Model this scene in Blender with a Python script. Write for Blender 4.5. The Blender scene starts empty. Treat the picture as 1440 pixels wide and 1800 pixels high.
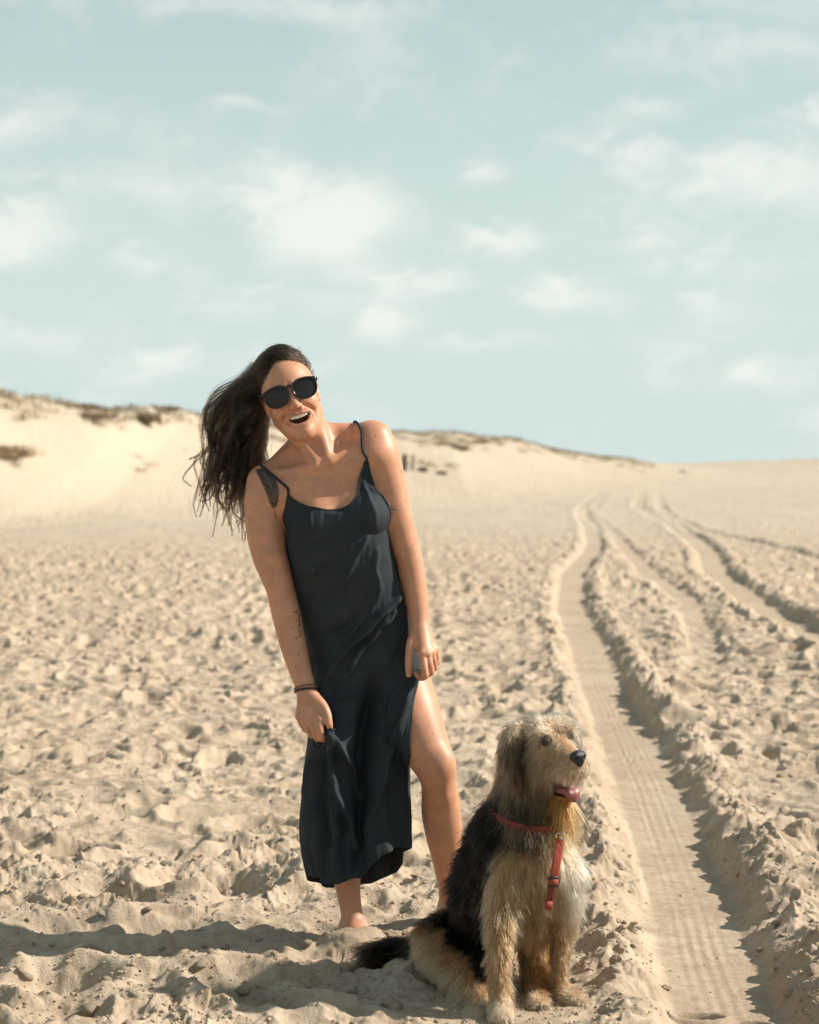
import bpy, bmesh, math, random
import numpy as np
from mathutils import Vector, Matrix, kdtree

# ------------------------------------------------------------------ camera, world, sun, exposure
scene = bpy.context.scene
FPX, HZN, CAMH = 3250.0, 815.0, 1.285       # focal length in photo pixels, horizon row, eye height (m)
cam_d = bpy.data.cameras.new('camera')
cam = bpy.data.objects.new('camera', cam_d)
scene.collection.objects.link(cam)
scene.camera = cam
cam.location = (0, 0, CAMH)
cam.rotation_euler = (math.radians(90), 0, 0)
cam_d.sensor_fit = 'HORIZONTAL'
cam_d.sensor_width = 24.0
cam_d.lens = 24.0 * FPX / 1440.0
cam_d.shift_y = -(900.0 - HZN) / 1440.0
cam_d.clip_start = 0.1
cam_d.clip_end = 6000
cam_d.dof.use_dof = True
cam_d.dof.focus_distance = 4.66
cam_d.dof.aperture_fstop = 3.5

SUN_EL, SUN_AZ = math.radians(36), math.radians(84)     # azimuth from +Y (view direction) towards +X (right)
to_sun = Vector((math.sin(SUN_AZ) * math.cos(SUN_EL), math.cos(SUN_AZ) * math.cos(SUN_EL), math.sin(SUN_EL)))

world = bpy.data.worlds.new('World')
scene.world = world
world.use_nodes = True
wn, wl = world.node_tree.nodes, world.node_tree.links
wn.clear()


def N(nodes, kind, **kw):
    n = nodes.new(kind)
    for k, v in kw.items():
        if k == 'inp':
            for i, val in v.items():
                n.inputs[i].default_value = val
        else:
            setattr(n, k, v)
    return n


w_out = N(wn, 'ShaderNodeOutputWorld')
w_bg = N(wn, 'ShaderNodeBackground', inp={'Strength': 0.10})
w_sky = N(wn, 'ShaderNodeTexSky', sky_type='NISHITA', sun_disc=False, sun_elevation=SUN_EL, sun_rotation=SUN_AZ,
          altitude=0, air_density=1.0, dust_density=0.6, ozone_density=1.6)
# thin even haze tint over the clear sky, and soft fair-weather clouds laid on a cloud plane
w_tc = N(wn, 'ShaderNodeTexCoord')
w_sep = N(wn, 'ShaderNodeSeparateXYZ')
wl.new(w_tc.outputs['Generated'], w_sep.inputs[0])


def wm(op, a, b=None, c=None, clamp=False):
    n = N(wn, 'ShaderNodeMath', operation=op, use_clamp=clamp)
    for i, v in enumerate((a, b, c)):
        if v is None:
            continue
        if isinstance(v, (int, float)):
            n.inputs[i].default_value = v
        else:
            wl.new(v, n.inputs[i])
    return n.outputs[0]


# coordinates on the vault: azimuth across, elevation stretched so far clouds flatten
az = wm('ARCTAN2', w_sep.outputs[0], w_sep.outputs[1])
el = wm('ARCSINE', w_sep.outputs[2])
elc = wm('MAXIMUM', el, 0.0)
w_comb = N(wn, 'ShaderNodeCombineXYZ')
wl.new(wm('MULTIPLY', az, 1.0), w_comb.inputs[0])
wl.new(wm('MULTIPLY', wm('POWER', wm('ADD', elc, 0.02), 0.75), 1.45), w_comb.inputs[1])
w_n1 = N(wn, 'ShaderNodeTexNoise', noise_dimensions='2D', inp={'Scale': 9.0, 'Detail': 7.0, 'Roughness': 0.52, 'Distortion': 0.25})
wl.new(w_comb.outputs[0], w_n1.inputs['Vector'])
w_n2 = N(wn, 'ShaderNodeTexNoise', noise_dimensions='2D', inp={'Scale': 34.0, 'Detail': 8.0, 'Roughness': 0.60, 'Distortion': 0.4})
wl.new(w_comb.outputs[0], w_n2.inputs['Vector'])
# individual cumulus puffs: (azimuth, elevation, half width, half height, weight) in photo pixels about the horizon
PUFFS = [(575, 372, 125, 62, 1.0), (850, 312, 46, 30, .62), (893, 432, 70, 34, .72), (985, 530, 100, 40, .8),
         (1130, 283, 100, 40, .62), (1330, 315, 190, 62, .72), (1150, 205, 60, 24, .45), (1435, 215, 45, 30, .6),
         (30, 415, 100, 70, .75), (240, 475, 60, 38, .55), (80, 225, 190, 45, .5), (770, 500, 80, 28, .55),
         (1120, 425, 120, 34, .42), (330, 500, 60, 30, .3), (890, 605, 120, 22, .45), (690, 560, 60, 26, .4),
         (1330, 645, 40, 18, .4), (420, 550, 140, 40, .4), (1300, 480, 150, 40, .42), (1240, 545, 90, 28, .4),
         (430, 183, 60, 14, .35), (1230, 90, 200, 40, .3), (180, 330, 160, 36, .35), (350, 640, 180, 26, .35), (500, 12, 300, 22, .35),
         (1300, 20, 220, 20, .3), (60, 600, 120, 30, .3), (1600, 330, 120, 50, .6), (-150, 380, 130, 60, .6),
         (1800, 470, 150, 50, .6), (-350, 520, 160, 45, .5)]
wn1c = wm('SUBTRACT', w_n1.outputs['Fac'], 0.5)
wn2c = wm('SUBTRACT', w_n2.outputs['Fac'], 0.5)
azw = wm('ADD', az, wm('ADD', wm('MULTIPLY', wn2c, 0.042), wm('MULTIPLY', wn1c, 0.012)))
elw = wm('ADD', el, wm('ADD', wm('MULTIPLY', wn1c, 0.020), wm('MULTIPLY', wn2c, -0.016)))
acc = None
for (px, py, hw, hh, wt) in PUFFS:
    a0, e0 = math.atan((px - 720) / FPX), math.atan((HZN - py) / FPX)
    dx = wm('MULTIPLY', wm('SUBTRACT', azw, a0), FPX / hw)
    dy = wm('MULTIPLY', wm('SUBTRACT', elw, e0), FPX / hh)
    d2 = wm('ADD', wm('MULTIPLY', dx, dx), wm('MULTIPLY', dy, dy))
    g = wm('MULTIPLY', wm('EXPONENT', wm('MULTIPLY', d2, -0.95)), wt)
    acc = g if acc is None else wm('MAXIMUM', acc, g)
cl = wm('ADD', acc, wm('ADD', wm('MULTIPLY', wn1c, 1.25), wm('MULTIPLY', wn2c, 0.75)))
w_map = N(wn, 'ShaderNodeMapRange', interpolation_type='SMOOTHSTEP', inp={'From Min': -0.08, 'From Max': 0.84, 'To Min': 0.0, 'To Max': 0.92})
wl.new(cl, w_map.inputs['Value'])
# clear sky, slightly greener as the photograph shows it, seen through a thin layer of sea haze: the lower the look, the longer the way through it
w_tint = N(wn, 'ShaderNodeMix', data_type='RGBA', blend_type='MULTIPLY', inp={0: 1.0})
wl.new(w_sky.outputs[0], w_tint.inputs[6])
w_tint.inputs[7].default_value = (1.05, 1.02, .74, 1)
veil = wm('SUBTRACT', 1.0, wm('EXPONENT', wm('DIVIDE', -0.19, wm('MAXIMUM', w_sep.outputs[2], 0.012))))
w_veil = N(wn, 'ShaderNodeMix', data_type='RGBA', blend_type='MIX')
wl.new(veil, w_veil.inputs[0])
wl.new(w_tint.outputs[2], w_veil.inputs[6])
w_veil.inputs[7].default_value = (4.45, 5.28, 5.12, 1)
w_mix = N(wn, 'ShaderNodeMix', data_type='RGBA', blend_type='MIX')
cover = wm('SUBTRACT', 1.0, wm('EXPONENT', wm('DIVIDE', -0.34, wm('MAXIMUM', w_sep.outputs[2], 0.012))))   # a thin cloud sheet: seen edge-on it closes up, overhead it is open
wl.new(wm('MULTIPLY', w_map.outputs[0], cover), w_mix.inputs[0])
wl.new(w_veil.outputs[2], w_mix.inputs[6])
w_mix.inputs[7].default_value = (6.35, 6.45, 6.12, 1)
wl.new(w_mix.outputs[2], w_bg.inputs['Color'])
wl.new(w_bg.outputs[0], w_out.inputs[0])

sun_d = bpy.data.lights.new('sun', 'SUN')
sun_d.energy = 5.0
sun_d.angle = math.radians(0.55)
sun_d.color = (1.0, 0.925, 0.82)
sun = bpy.data.objects.new('sun', sun_d)
scene.collection.objects.link(sun)
sun.location = (6, 2, 8)
sun.rotation_euler = to_sun.to_track_quat('Z', 'Y').to_euler()

scene.render.engine = 'CYCLES'
scene.cycles.use_denoising = True
scene.cycles.denoising_prefilter = 'ACCURATE'
scene.cycles.max_bounces = 8
scene.cycles.transparent_max_bounces = 8
scene.cycles_curves.shape = 'RIBBONS'
scene.view_settings.view_transform = 'Standard'
scene.view_settings.look = 'None'
scene.view_settings.gamma = 1.0
scene.view_settings.exposure = 0.55
scene.view_settings.use_curve_mapping = False

# ------------------------------------------------------------------ helpers
RNG = np.random.default_rng(11)
random.seed(5)
COL = scene.collection


def P(px, py, Y):
    """photo pixel at a known distance -> point in the place (metres)"""
    return np.array([(px - 720.0) / FPX * Y, Y, CAMH - (py - HZN) / FPX * Y])


def obj(name, data, parent=None, mat=None, label=None, category=None, group=None, kind=None):
    o = bpy.data.objects.new(name, data)
    COL.objects.link(o)
    if parent is not None:
        o.parent = parent
    if mat is not None and data is not None:
        data.materials.append(mat)
    for k, v in (('label', label), ('category', category), ('group', group), ('kind', kind)):
        if v:
            o[k] = v
    return o


def mesh_np(name, V, F, smooth=True):
    """numpy vertices + (n,3|4) faces -> mesh, fast"""
    V = np.ascontiguousarray(V, dtype=np.float32)
    F = np.ascontiguousarray(F, dtype=np.int32)
    me = bpy.data.meshes.new(name)
    k = F.shape[1]
    me.vertices.add(len(V))
    me.vertices.foreach_set('co', V.ravel())
    me.loops.add(F.size)
    me.loops.foreach_set('vertex_index', F.ravel())
    me.polygons.add(len(F))
    me.polygons.foreach_set('loop_start', np.arange(0, F.size, k, dtype=np.int32))
    me.update(calc_edges=True)
    if smooth:
        me.polygons.foreach_set('use_smooth', np.ones(len(F), dtype=bool))
    me.validate()
    return me


def vcol(me, name, C):
    C = np.asarray(C, dtype=np.float32)
    if C.ndim == 1:
        a = me.attributes.new(name, 'FLOAT', 'POINT')
        a.data.foreach_set('value', C)
    else:
        if C.shape[1] == 3:
            C = np.concatenate([C, np.ones((len(C), 1), np.float32)], 1)
        a = me.attributes.new(name, 'FLOAT_COLOR', 'POINT')
        a.data.foreach_set('color', np.ascontiguousarray(C).ravel())


def smooth01(a, b, x):
    t = np.clip((x - a) / (b - a), 0, 1)
    return t * t * (3 - 2 * t)


def _hash(ix, iy, iz, seed):
    h = (ix.astype(np.uint32) * np.uint32(374761393) + iy.astype(np.uint32) * np.uint32(668265263)
         + iz.astype(np.uint32) * np.uint32(2147483647) + np.uint32((seed * 974634731) & 0xffffffff))
    h = (h ^ (h >> np.uint32(13))) * np.uint32(1274126177)
    h = h ^ (h >> np.uint32(16))
    h = h * np.uint32(2246822519)
    return ((h ^ (h >> np.uint32(15))) & np.uint32(0xffffff)).astype(np.float32) / np.float32(0xffffff)


def noise2(x, y, seed=0):
    """2-D gradient noise in about -1..1"""
    xi, yi = np.floor(x), np.floor(y)
    fx, fy = (x - xi).astype(np.float32), (y - yi).astype(np.float32)
    xi, yi = xi.astype(np.int64), yi.astype(np.int64)
    z = np.zeros_like(xi)
    u, v = fx * fx * fx * (fx * (fx * 6 - 15) + 10), fy * fy * fy * (fy * (fy * 6 - 15) + 10)

    def g(i, j):
        a = _hash(xi + i, yi + j, z, seed) * 6.2831853
        return np.cos(a) * (fx - i) + np.sin(a) * (fy - j)
    return 1.5 * ((g(0, 0) * (1 - u) + g(1, 0) * u) * (1 - v) + (g(0, 1) * (1 - u) + g(1, 1) * u) * v)


def noise3(p, seed=0):
    """3-D value noise 0..1 for an (n,3) array"""
    pi = np.floor(p)
    f = (p - pi).astype(np.float32)
    pi = pi.astype(np.int64)
    w = f * f * (3 - 2 * f)
    r = 0
    for i in (0, 1):
        for j in (0, 1):
            for k in (0, 1):
                c = (w[:, 0] if i else 1 - w[:, 0]) * (w[:, 1] if j else 1 - w[:, 1]) * (w[:, 2] if k else 1 - w[:, 2])
                r = r + c * _hash(pi[:, 0] + i, pi[:, 1] + j, pi[:, 2] + k, seed)
    return r


def new_mat(name):
    m = bpy.data.materials.new(name)
    m.use_nodes = True
    nt = m.node_tree
    nt.nodes.clear()
    out = N(nt.nodes, 'ShaderNodeOutputMaterial')
    b = N(nt.nodes, 'ShaderNodeBsdfPrincipled')
    nt.links.new(b.outputs[0], out.inputs[0])
    return m, nt, b


def plain(name, col, rough=0.5, metal=0.0, spec=0.5, noise=0.0, scale=60.0, bump=0.0):
    m, nt, b = new_mat(name)
    b.inputs['Base Color'].default_value = (*col, 1)
    b.inputs['Roughness'].default_value = rough
    b.inputs['Metallic'].default_value = metal
    b.inputs['Specular IOR Level'].default_value = spec
    tc = N(nt.nodes, 'ShaderNodeTexCoord')
    nz = N(nt.nodes, 'ShaderNodeTexNoise', inp={'Scale': scale, 'Detail': 4.0})
    nt.links.new(tc.outputs['Object'], nz.inputs['Vector'])
    if noise:
        mx = N(nt.nodes, 'ShaderNodeMix', data_type='RGBA', blend_type='MULTIPLY', inp={0: noise})
        mx.inputs[6].default_value = (*col, 1)
        nt.links.new(nz.outputs['Color'], mx.inputs[7])
        nt.links.new(mx.outputs[2], b.inputs['Base Color'])
    if bump:
        bp = N(nt.nodes, 'ShaderNodeBump', inp={'Strength': bump, 'Distance': 0.002})
        nt.links.new(nz.outputs['Fac'], bp.inputs['Height'])
        nt.links.new(bp.outputs[0], b.inputs['Normal'])
    return m
# ------------------------------------------------------------------ the beach: one sheet from the camera to the horizon
RUT1 = np.array([(1.5, .62), (3.0, .66), (4.33, .757), (5.0, .80), (5.6, .853), (7.66, .985), (10.8, 1.137), (13.7, 1.307), (16.6, 1.45), (22, 1.93),
                 (27, 2.65), (31, 3.10), (37, 3.62), (44, 4.15), (56, 5.2), (76, 7.8), (110, 12), (160, 20)])
RUT2 = RUT1 + np.array([0, 1.72])
RUT3 = np.array([(6.5, 1.16), (9.4, 1.45), (12.3, 1.98), (17.3, 2.62), (21.5, 2.80), (34, 3.72), (47, 4.5), (70, 7.3), (110, 12.6)])
RUT4 = np.array([(7, 4.35), (15, 4.95), (24.6, 5.5), (30, 5.7), (36, 5.55), (48, 6.6), (76, 10.2), (110, 15)])
RIDGE = np.array([(-60, 34, 3.6), (-25, 42, 2.6), (-11.3, 50, 1.72), (-10.2, 54, 1.58), (-9.6, 57, 1.6), (-8.6, 62, 1.75), (-7.6, 68, 1.58), (-6.5, 72, 1.45),
                  (-.6, 92, 1.42), (2, 98, 1.42), (6.6, 120, 1.46), (9.6, 132, .98), (14, 150, .6), (20, 172, .40), (23, 185, .10), (30, 210, .0), (45, 240, .30), (60, 250, .75), (200, 260, 1.6)])


RIDGE[:, 2] += np.interp(RIDGE[:, 0], [-60, 14, 30, 60], [1.285, 1.285, 1.20, 1.285])     # heights above were read from eye level


def wnoise(x, y, wl, seed, res):
    """gradient noise of one wavelength, faded where the sheet is too coarse to carry it"""
    f = smooth01(1.3 * res, 2.6 * res, wl)
    return noise2(x / wl + seed * 3.7, y / wl - seed * 1.9, seed) * f


def footprints(x, y, cell, seed, res, prob=0.8):
    """hollows with a pushed-up rim, one per jittered cell"""
    gx, gy = np.floor(x / cell), np.floor(y / cell)
    out = np.zeros_like(x)
    zz = np.zeros(x.shape, dtype=np.int64)
    for i in (-1, 0, 1):
        for j in (-1, 0, 1):
            cx, cy = (gx + i).astype(np.int64), (gy + j).astype(np.int64)
            r1, r2, r3, r4, r5 = (_hash(cx, cy, zz, seed + k) for k in range(5))
            px, py = (cx + .15 + .7 * r1) * cell, (cy + .15 + .7 * r2) * cell
            a = r3 * 6.283
            dx, dy = x - px, y - py
            u, v = dx * np.cos(a) + dy * np.sin(a), -dx * np.sin(a) + dy * np.cos(a)
            L, W = cell * (.34 + .22 * r4), cell * (.2 + .14 * r5)
            d = np.sqrt((u / L) ** 2 + (v / W) ** 2)
            pit = -(1 - smooth01(.35, 1.1, d)) + .55 * np.exp(-((d - 1.3) / .28) ** 2) * (.6 + .4 * np.sign(u))
            out += pit * (r4 < prob) * (.5 + .8 * r5)
    return out * smooth01(.35 * res, .9 * res, cell * .3)


def rut_profile(x, y, rut, width, depth, berm, res, seed):
    c = np.interp(y, rut[:, 0], rut[:, 1])
    dy = 0.4
    sl = (np.interp(y + dy, rut[:, 0], rut[:, 1]) - np.interp(y - dy, rut[:, 0], rut[:, 1])) / (2 * dy)
    ca = 1 / np.sqrt(1 + sl * sl)
    d = (x - c) * ca
    wob = .03 * wnoise(x, y, .5, seed, res) + .016 * wnoise(x, y, .13, seed + 1, res) + .008 * wnoise(x, y, .05, seed + 2, res)
    e = np.abs(d + wob * smooth01(.4 * width, .6 * width, np.abs(d))) - width / 2
    inside = -depth * (1 - smooth01(-.025, .070, e))
    b = berm * (np.exp(-((e - .13) / .07) ** 2) + .35 * np.exp(-((e - .28) / .12) ** 2))
    b *= 1 + .7 * wnoise(x, y, .40, seed + 3, res) + .3 * wnoise(x, y, .12, seed + 4, res)
    fade = (1 - .32 * smooth01(9, 20, y)) * (1 - .45 * smooth01(26, 48, y)) * (1 - smooth01(50, 90, y))
    inside, b = inside * fade, b * fade
    mask = 1 - smooth01(-.02, .05, e)
    return inside, b, mask, d


def sand_height(x, y, res, want_tread=True):
    x = np.asarray(x, dtype=np.float32)
    y = np.asarray(y, dtype=np.float32)
    r = np.asarray(res, dtype=np.float32)
    far = smooth01(21, 35, y + 3 * noise2(x / 6, y / 9, 70))
    rough = (1 - .78 * far) * (1 + .18 * smooth01(6.5, 13, y))
    rough = rough * (.75 + .35 * noise2(x / 1.1 + 9, y / 1.1, 71))
    # domain warp keeps the trampled sand from looking like a regular pattern
    wx = x + .05 * wnoise(x, y, .33, 1, r) + .02 * wnoise(x, y, .11, 2, r)
    wy = y + .05 * wnoise(x, y, .33, 3, r) + .02 * wnoise(x, y, .11, 4, r)
    trample = .042 * footprints(wx, wy, .31, 20, r, .9) + .020 * footprints(wx + 7, wy + 3, .17, 30, r, .8)
    lumps = .040 * wnoise(x, y, 1.3, 5, r) + .014 * wnoise(x, y, .5, 6, r)
    rid = .012 * (1 - 2 * np.abs(wnoise(wx, wy, .22, 7, r))) + .006 * (1 - 2 * np.abs(wnoise(wx, wy, .12, 8, r)))
    n9 = wnoise(wx, wy, .085, 9, r)
    clods = .015 * smooth01(.12, .40, n9) + .012 * smooth01(.15, .38, wnoise(wx, wy, .045, 10, r)) + .0070 * smooth01(.12, .36, wnoise(wx, wy, .024, 11, r))
    clods = clods * smooth01(-.35, .25, wnoise(x, y, .55, 12, r * 0 + .01))
    fine = .0045 * wnoise(x, y, .033, 13, r) + .0024 * wnoise(x, y, .015, 14, r)
    h = rough * (trample + rid + .68 * clods + .75 * fine) + lumps * (1 - .3 * far)
    # wheel ruts
    i1, b1, m1, d1 = rut_profile(x, y, RUT1, .28, .054, .026, r, 40)
    i2, b2, m2, d2 = rut_profile(x, y, RUT2, .32, .062, .038, r, 44)
    i3, b3, m3, d3 = rut_profile(x, y, RUT3, .20, .030, .018, r, 48)
    i4, b4, m4, d4 = rut_profile(x, y, RUT4, .24, .05, .032, r, 52)
    on3 = smooth01(9, 16, y)
    i3, b3, m3 = i3 * on3, b3 * on3, m3 * on3
    m = np.clip(np.maximum.reduce([m1, m2, m3 * .8, m4]), 0, 1)
    bank = b1 + b2 + b3 + b4
    crumble = .020 * smooth01(.05, .40, wnoise(x, y, .08, 15, r)) + .012 * smooth01(.05, .36, wnoise(x, y, .038, 16, r))
    h = h * (1 - .97 * m) + (i1 + i2 + i3 + i4) + bank + crumble * smooth01(.006, .03, bank)
    # tyre tread pressed into the floor of the near rut
    if want_tread:
        along = y * 1.02
        t = .0013 * np.sin(d1 * 2 * np.pi / .032) * smooth01(.10, .03, np.abs(d1 + .005))
        bars = .0012 * np.sin(along * 2 * np.pi / .026 + 8 * d1) * smooth01(.03, .05, d1) * smooth01(.155, .13, d1)
        bars2 = (.0035 * np.sin(along * 2 * np.pi / .026) - .002) * (np.exp(-((d1 + .048) / .007) ** 2) + np.exp(-((d1 + .020) / .007) ** 2) + .7 * np.exp(-((d1 - .008) / .006) ** 2))
        h += m1 * (t + (bars + bars2) * smooth01(2.9 * r, 1.2 * r, .013 + 0 * r)) * (.55 + .45 * noise2(x / .4, y / .6, 77))
    # the two fresh prints that cross the rut, the mound the dog sits behind, the sand heaped round the woman's feet
    for (px, py, dep, a, b) in ((1228, 1757, .030, .055, .028), (1318, 1770, .026, .045, .026), (380, 1560, .05, .22, .12), (95, 1745, .05, .14, .12), (180, 1640, .03, .3, .1)):
        Yp = FPX * CAMH / (py - HZN)
        X0 = (px - 720) / FPX * Yp
        dd = np.sqrt(((x - X0) / a) ** 2 + ((y - Yp) / b) ** 2)
        h += -dep * (1 - smooth01(.5, 1.05, dd)) + dep * .5 * np.exp(-((dd - 1.25) / .25) ** 2)
    for (px, py, hh, a, b) in ((360, 1720, .045, .30, .10), (640, 1735, .030, .16, .09), (1060, 1640, .035, .09, .35), (300, 1780, .03, .25, .1), (690, 1600, .02, .15, .2)):
        Yp = FPX * CAMH / (py - HZN)
        X0 = (px - 720) / FPX * Yp
        h += hh * np.exp(-(((x - X0) / a) ** 2 + ((y - Yp) / b) ** 2))
    # flatten a little under the dog and where the woman stands
    for (X0, Y0, a, z0) in ((.22, 4.38, .30, 0.0), (-.145, 4.93, .10, .048), (.11, 5.3, .1, .0)):
        w = np.exp(-(((x - X0) ** 2 + (y - Y0) ** 2) / a ** 2) ** 1.5)
        h = h * (1 - .85 * w) + z0 * w
    # dunes along the back
    yr = np.interp(x, RIDGE[:, 0], RIDGE[:, 1])
    hr = np.interp(x, RIDGE[:, 0], RIDGE[:, 2])
    s = (y - yr) / (yr * .48)
    prof = smooth01(-1.0, .02, s) ** 1.35
    dn = hr * prof * (1 - .35 * smooth01(.05, 1.2, s))
    bump = .22 * wnoise(x, y, 5.0, 60, r) + .12 * np.abs(wnoise(x, y, 2.2, 61, r)) + .08 * wnoise(x, y, 1.1, 62, r)
    dn += bump * smooth01(.5, .95, prof) * np.clip(hr - 1.2, 0, 2) * .75
    dn += (.10 * wnoise(x, y, 9, 63, r) + .05 * wnoise(x, y, 3.2, 64, r) + .02 * np.abs(wnoise(x, y, 1.3, 65, r))) * smooth01(25, 50, y)
    return h + dn


def tab(px_knots):
    out = []
    for a, b, st in px_knots:
        out.append(np.arange(a, b, st))
    return np.concatenate(out)


col_px = tab([(-9000, -3000, 400), (-3000, -700, 60), (-700, -60, 9), (-60, 1500, 1.72), (1500, 2150, 9), (2150, 4400, 60), (4400, 10500, 400)])
row_inv = np.concatenate([np.arange(5200, 2400, -70), np.arange(2400, 1860, -9), np.arange(1860, 1480, -.95), np.arange(1480, 1300, -1.35), np.arange(1300, 828, -1.05), np.arange(828, 818, -.7), np.arange(817.6, 815.5, -.35)])
row_Y = FPX * CAMH / (row_inv - HZN)
U, YY = np.meshgrid((col_px - 720) / FPX, row_Y)
XX = U * YY
dYr = np.abs(np.gradient(row_Y))
dX = np.abs(np.gradient((col_px - 720) / FPX))[None, :] * YY
RES = np.maximum(dX, np.minimum(dYr[:, None], 3 * dX + .02) * .8)
ZZ = sand_height(XX, YY, RES)
nr, nc = XX.shape
idx = np.arange(nr * nc).reshape(nr, nc)
F = np.stack([idx[:-1, :-1], idx[:-1, 1:], idx[1:, 1:], idx[1:, :-1]], -1).reshape(-1, 4)
TV = np.stack([XX, YY, ZZ], -1).reshape(-1, 3)


def ground_z(x, y):
    return float(sand_height(np.array([x]), np.array([y]), np.array([.004]), False)[0])


m_sand, nt, b = new_mat('dry_sand')
nd, lk = nt.nodes, nt.links
tc = N(nd, 'ShaderNodeTexCoord')
n_big = N(nd, 'ShaderNodeTexNoise', inp={'Scale': 1.7, 'Detail': 5.0, 'Roughness': .6})
n_mid = N(nd, 'ShaderNodeTexNoise', inp={'Scale': 28.0, 'Detail': 6.0, 'Roughness': .65})
n_fin = N(nd, 'ShaderNodeTexNoise', inp={'Scale': 900.0, 'Detail': 3.0, 'Roughness': .7})
n_gr = N(nd, 'ShaderNodeTexNoise', inp={'Scale': 160.0, 'Detail': 5.0, 'Roughness': .7})
for n in (n_big, n_mid, n_fin, n_gr):
    lk.new(tc.outputs['Object'], n.inputs['Vector'])
r1 = N(nd, 'ShaderNodeValToRGB')
r1.color_ramp.elements[0].position, r1.color_ramp.elements[0].color = .30, (.405, .320, .236, 1)
r1.color_ramp.elements[1].position, r1.color_ramp.elements[1].color = .70, (.505, .416, .320, 1)
lk.new(n_big.outputs['Fac'], r1.inputs[0])
r2 = N(nd, 'ShaderNodeValToRGB')
r2.color_ramp.elements[0].position, r2.color_ramp.elements[0].color = .28, (.80, .74, .68, 1)
r2.color_ramp.elements[1].position, r2.color_ramp.elements[1].color = .62, (1.06, 1.06, 1.06, 1)
lk.new(n_mid.outputs['Fac'], r2.inputs[0])
mx = N(nd, 'ShaderNodeMix', data_type='RGBA', blend_type='MULTIPLY', inp={0: 1.0})
lk.new(r1.outputs[0], mx.inputs[6]); lk.new(r2.outputs[0], mx.inputs[7])
r3 = N(nd, 'ShaderNodeValToRGB')
r3.color_ramp.elements[0].position, r3.color_ramp.elements[0].color = .32, (.62, .56, .50, 1)
r3.color_ramp.elements[1].position, r3.color_ramp.elements[1].color = .55, (1.05, 1.05, 1.05, 1)
lk.new(n_fin.outputs['Fac'], r3.inputs[0])
mx2 = N(nd, 'ShaderNodeMix', data_type='RGBA', blend_type='MULTIPLY', inp={0: .55})
lk.new(mx.outputs[2], mx2.inputs[6]); lk.new(r3.outputs[0], mx2.inputs[7])
sp = N(nd, 'ShaderNodeSeparateXYZ')
lk.new(tc.outputs['Object'], sp.inputs[0])
ad = N(nd, 'ShaderNodeMath', operation='MULTIPLY_ADD', inp={1: 14.0})
lk.new(n_big.outputs['Fac'], ad.inputs[0]); lk.new(sp.outputs[1], ad.inputs[2])
mr = N(nd, 'ShaderNodeMapRange', interpolation_type='SMOOTHSTEP', inp={'From Min': 30.0, 'From Max': 50.0, 'To Min': 0.0, 'To Max': 0.75})
lk.new(ad.outputs[0], mr.inputs['Value'])
mx3 = N(nd, 'ShaderNodeMix', data_type='RGBA', blend_type='MIX')      # beyond the trampled strip lies paler, finer blown sand
lk.new(mr.outputs[0], mx3.inputs[0]); lk.new(mx2.outputs[2], mx3.inputs[6])
mx3.inputs[7].default_value = (.455, .384, .295, 1)
lk.new(mx3.outputs[2], b.inputs['Base Color'])
b.inputs['Roughness'].default_value = .95
b.inputs['Specular IOR Level'].default_value = .12
bp = N(nd, 'ShaderNodeBump', inp={'Strength': .8, 'Distance': .005})
lk.new(n_gr.outputs['Fac'], bp.inputs['Height'])
bp2 = N(nd, 'ShaderNodeBump', inp={'Strength': .4, 'Distance': .0012})
lk.new(n_fin.outputs['Fac'], bp2.inputs['Height'])
lk.new(bp.outputs[0], bp2.inputs['Normal'])
lk.new(bp2.outputs[0], b.inputs['Normal'])

beach = obj('beach_sand', mesh_np('beach_sand', TV, F), mat=m_sand, kind='structure')
beach['label'] = 'pale trampled sand with wheel ruts running back to low dunes'
gp = bmesh.new()
bmesh.ops.create_grid(gp, x_segments=4, y_segments=4, size=5500)
gm = bpy.data.meshes.new('ground')
gp.to_mesh(gm); gp.free()
ground = obj('ground', gm, mat=m_sand, kind='structure')
ground.location = (0, 0, -.9)
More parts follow.
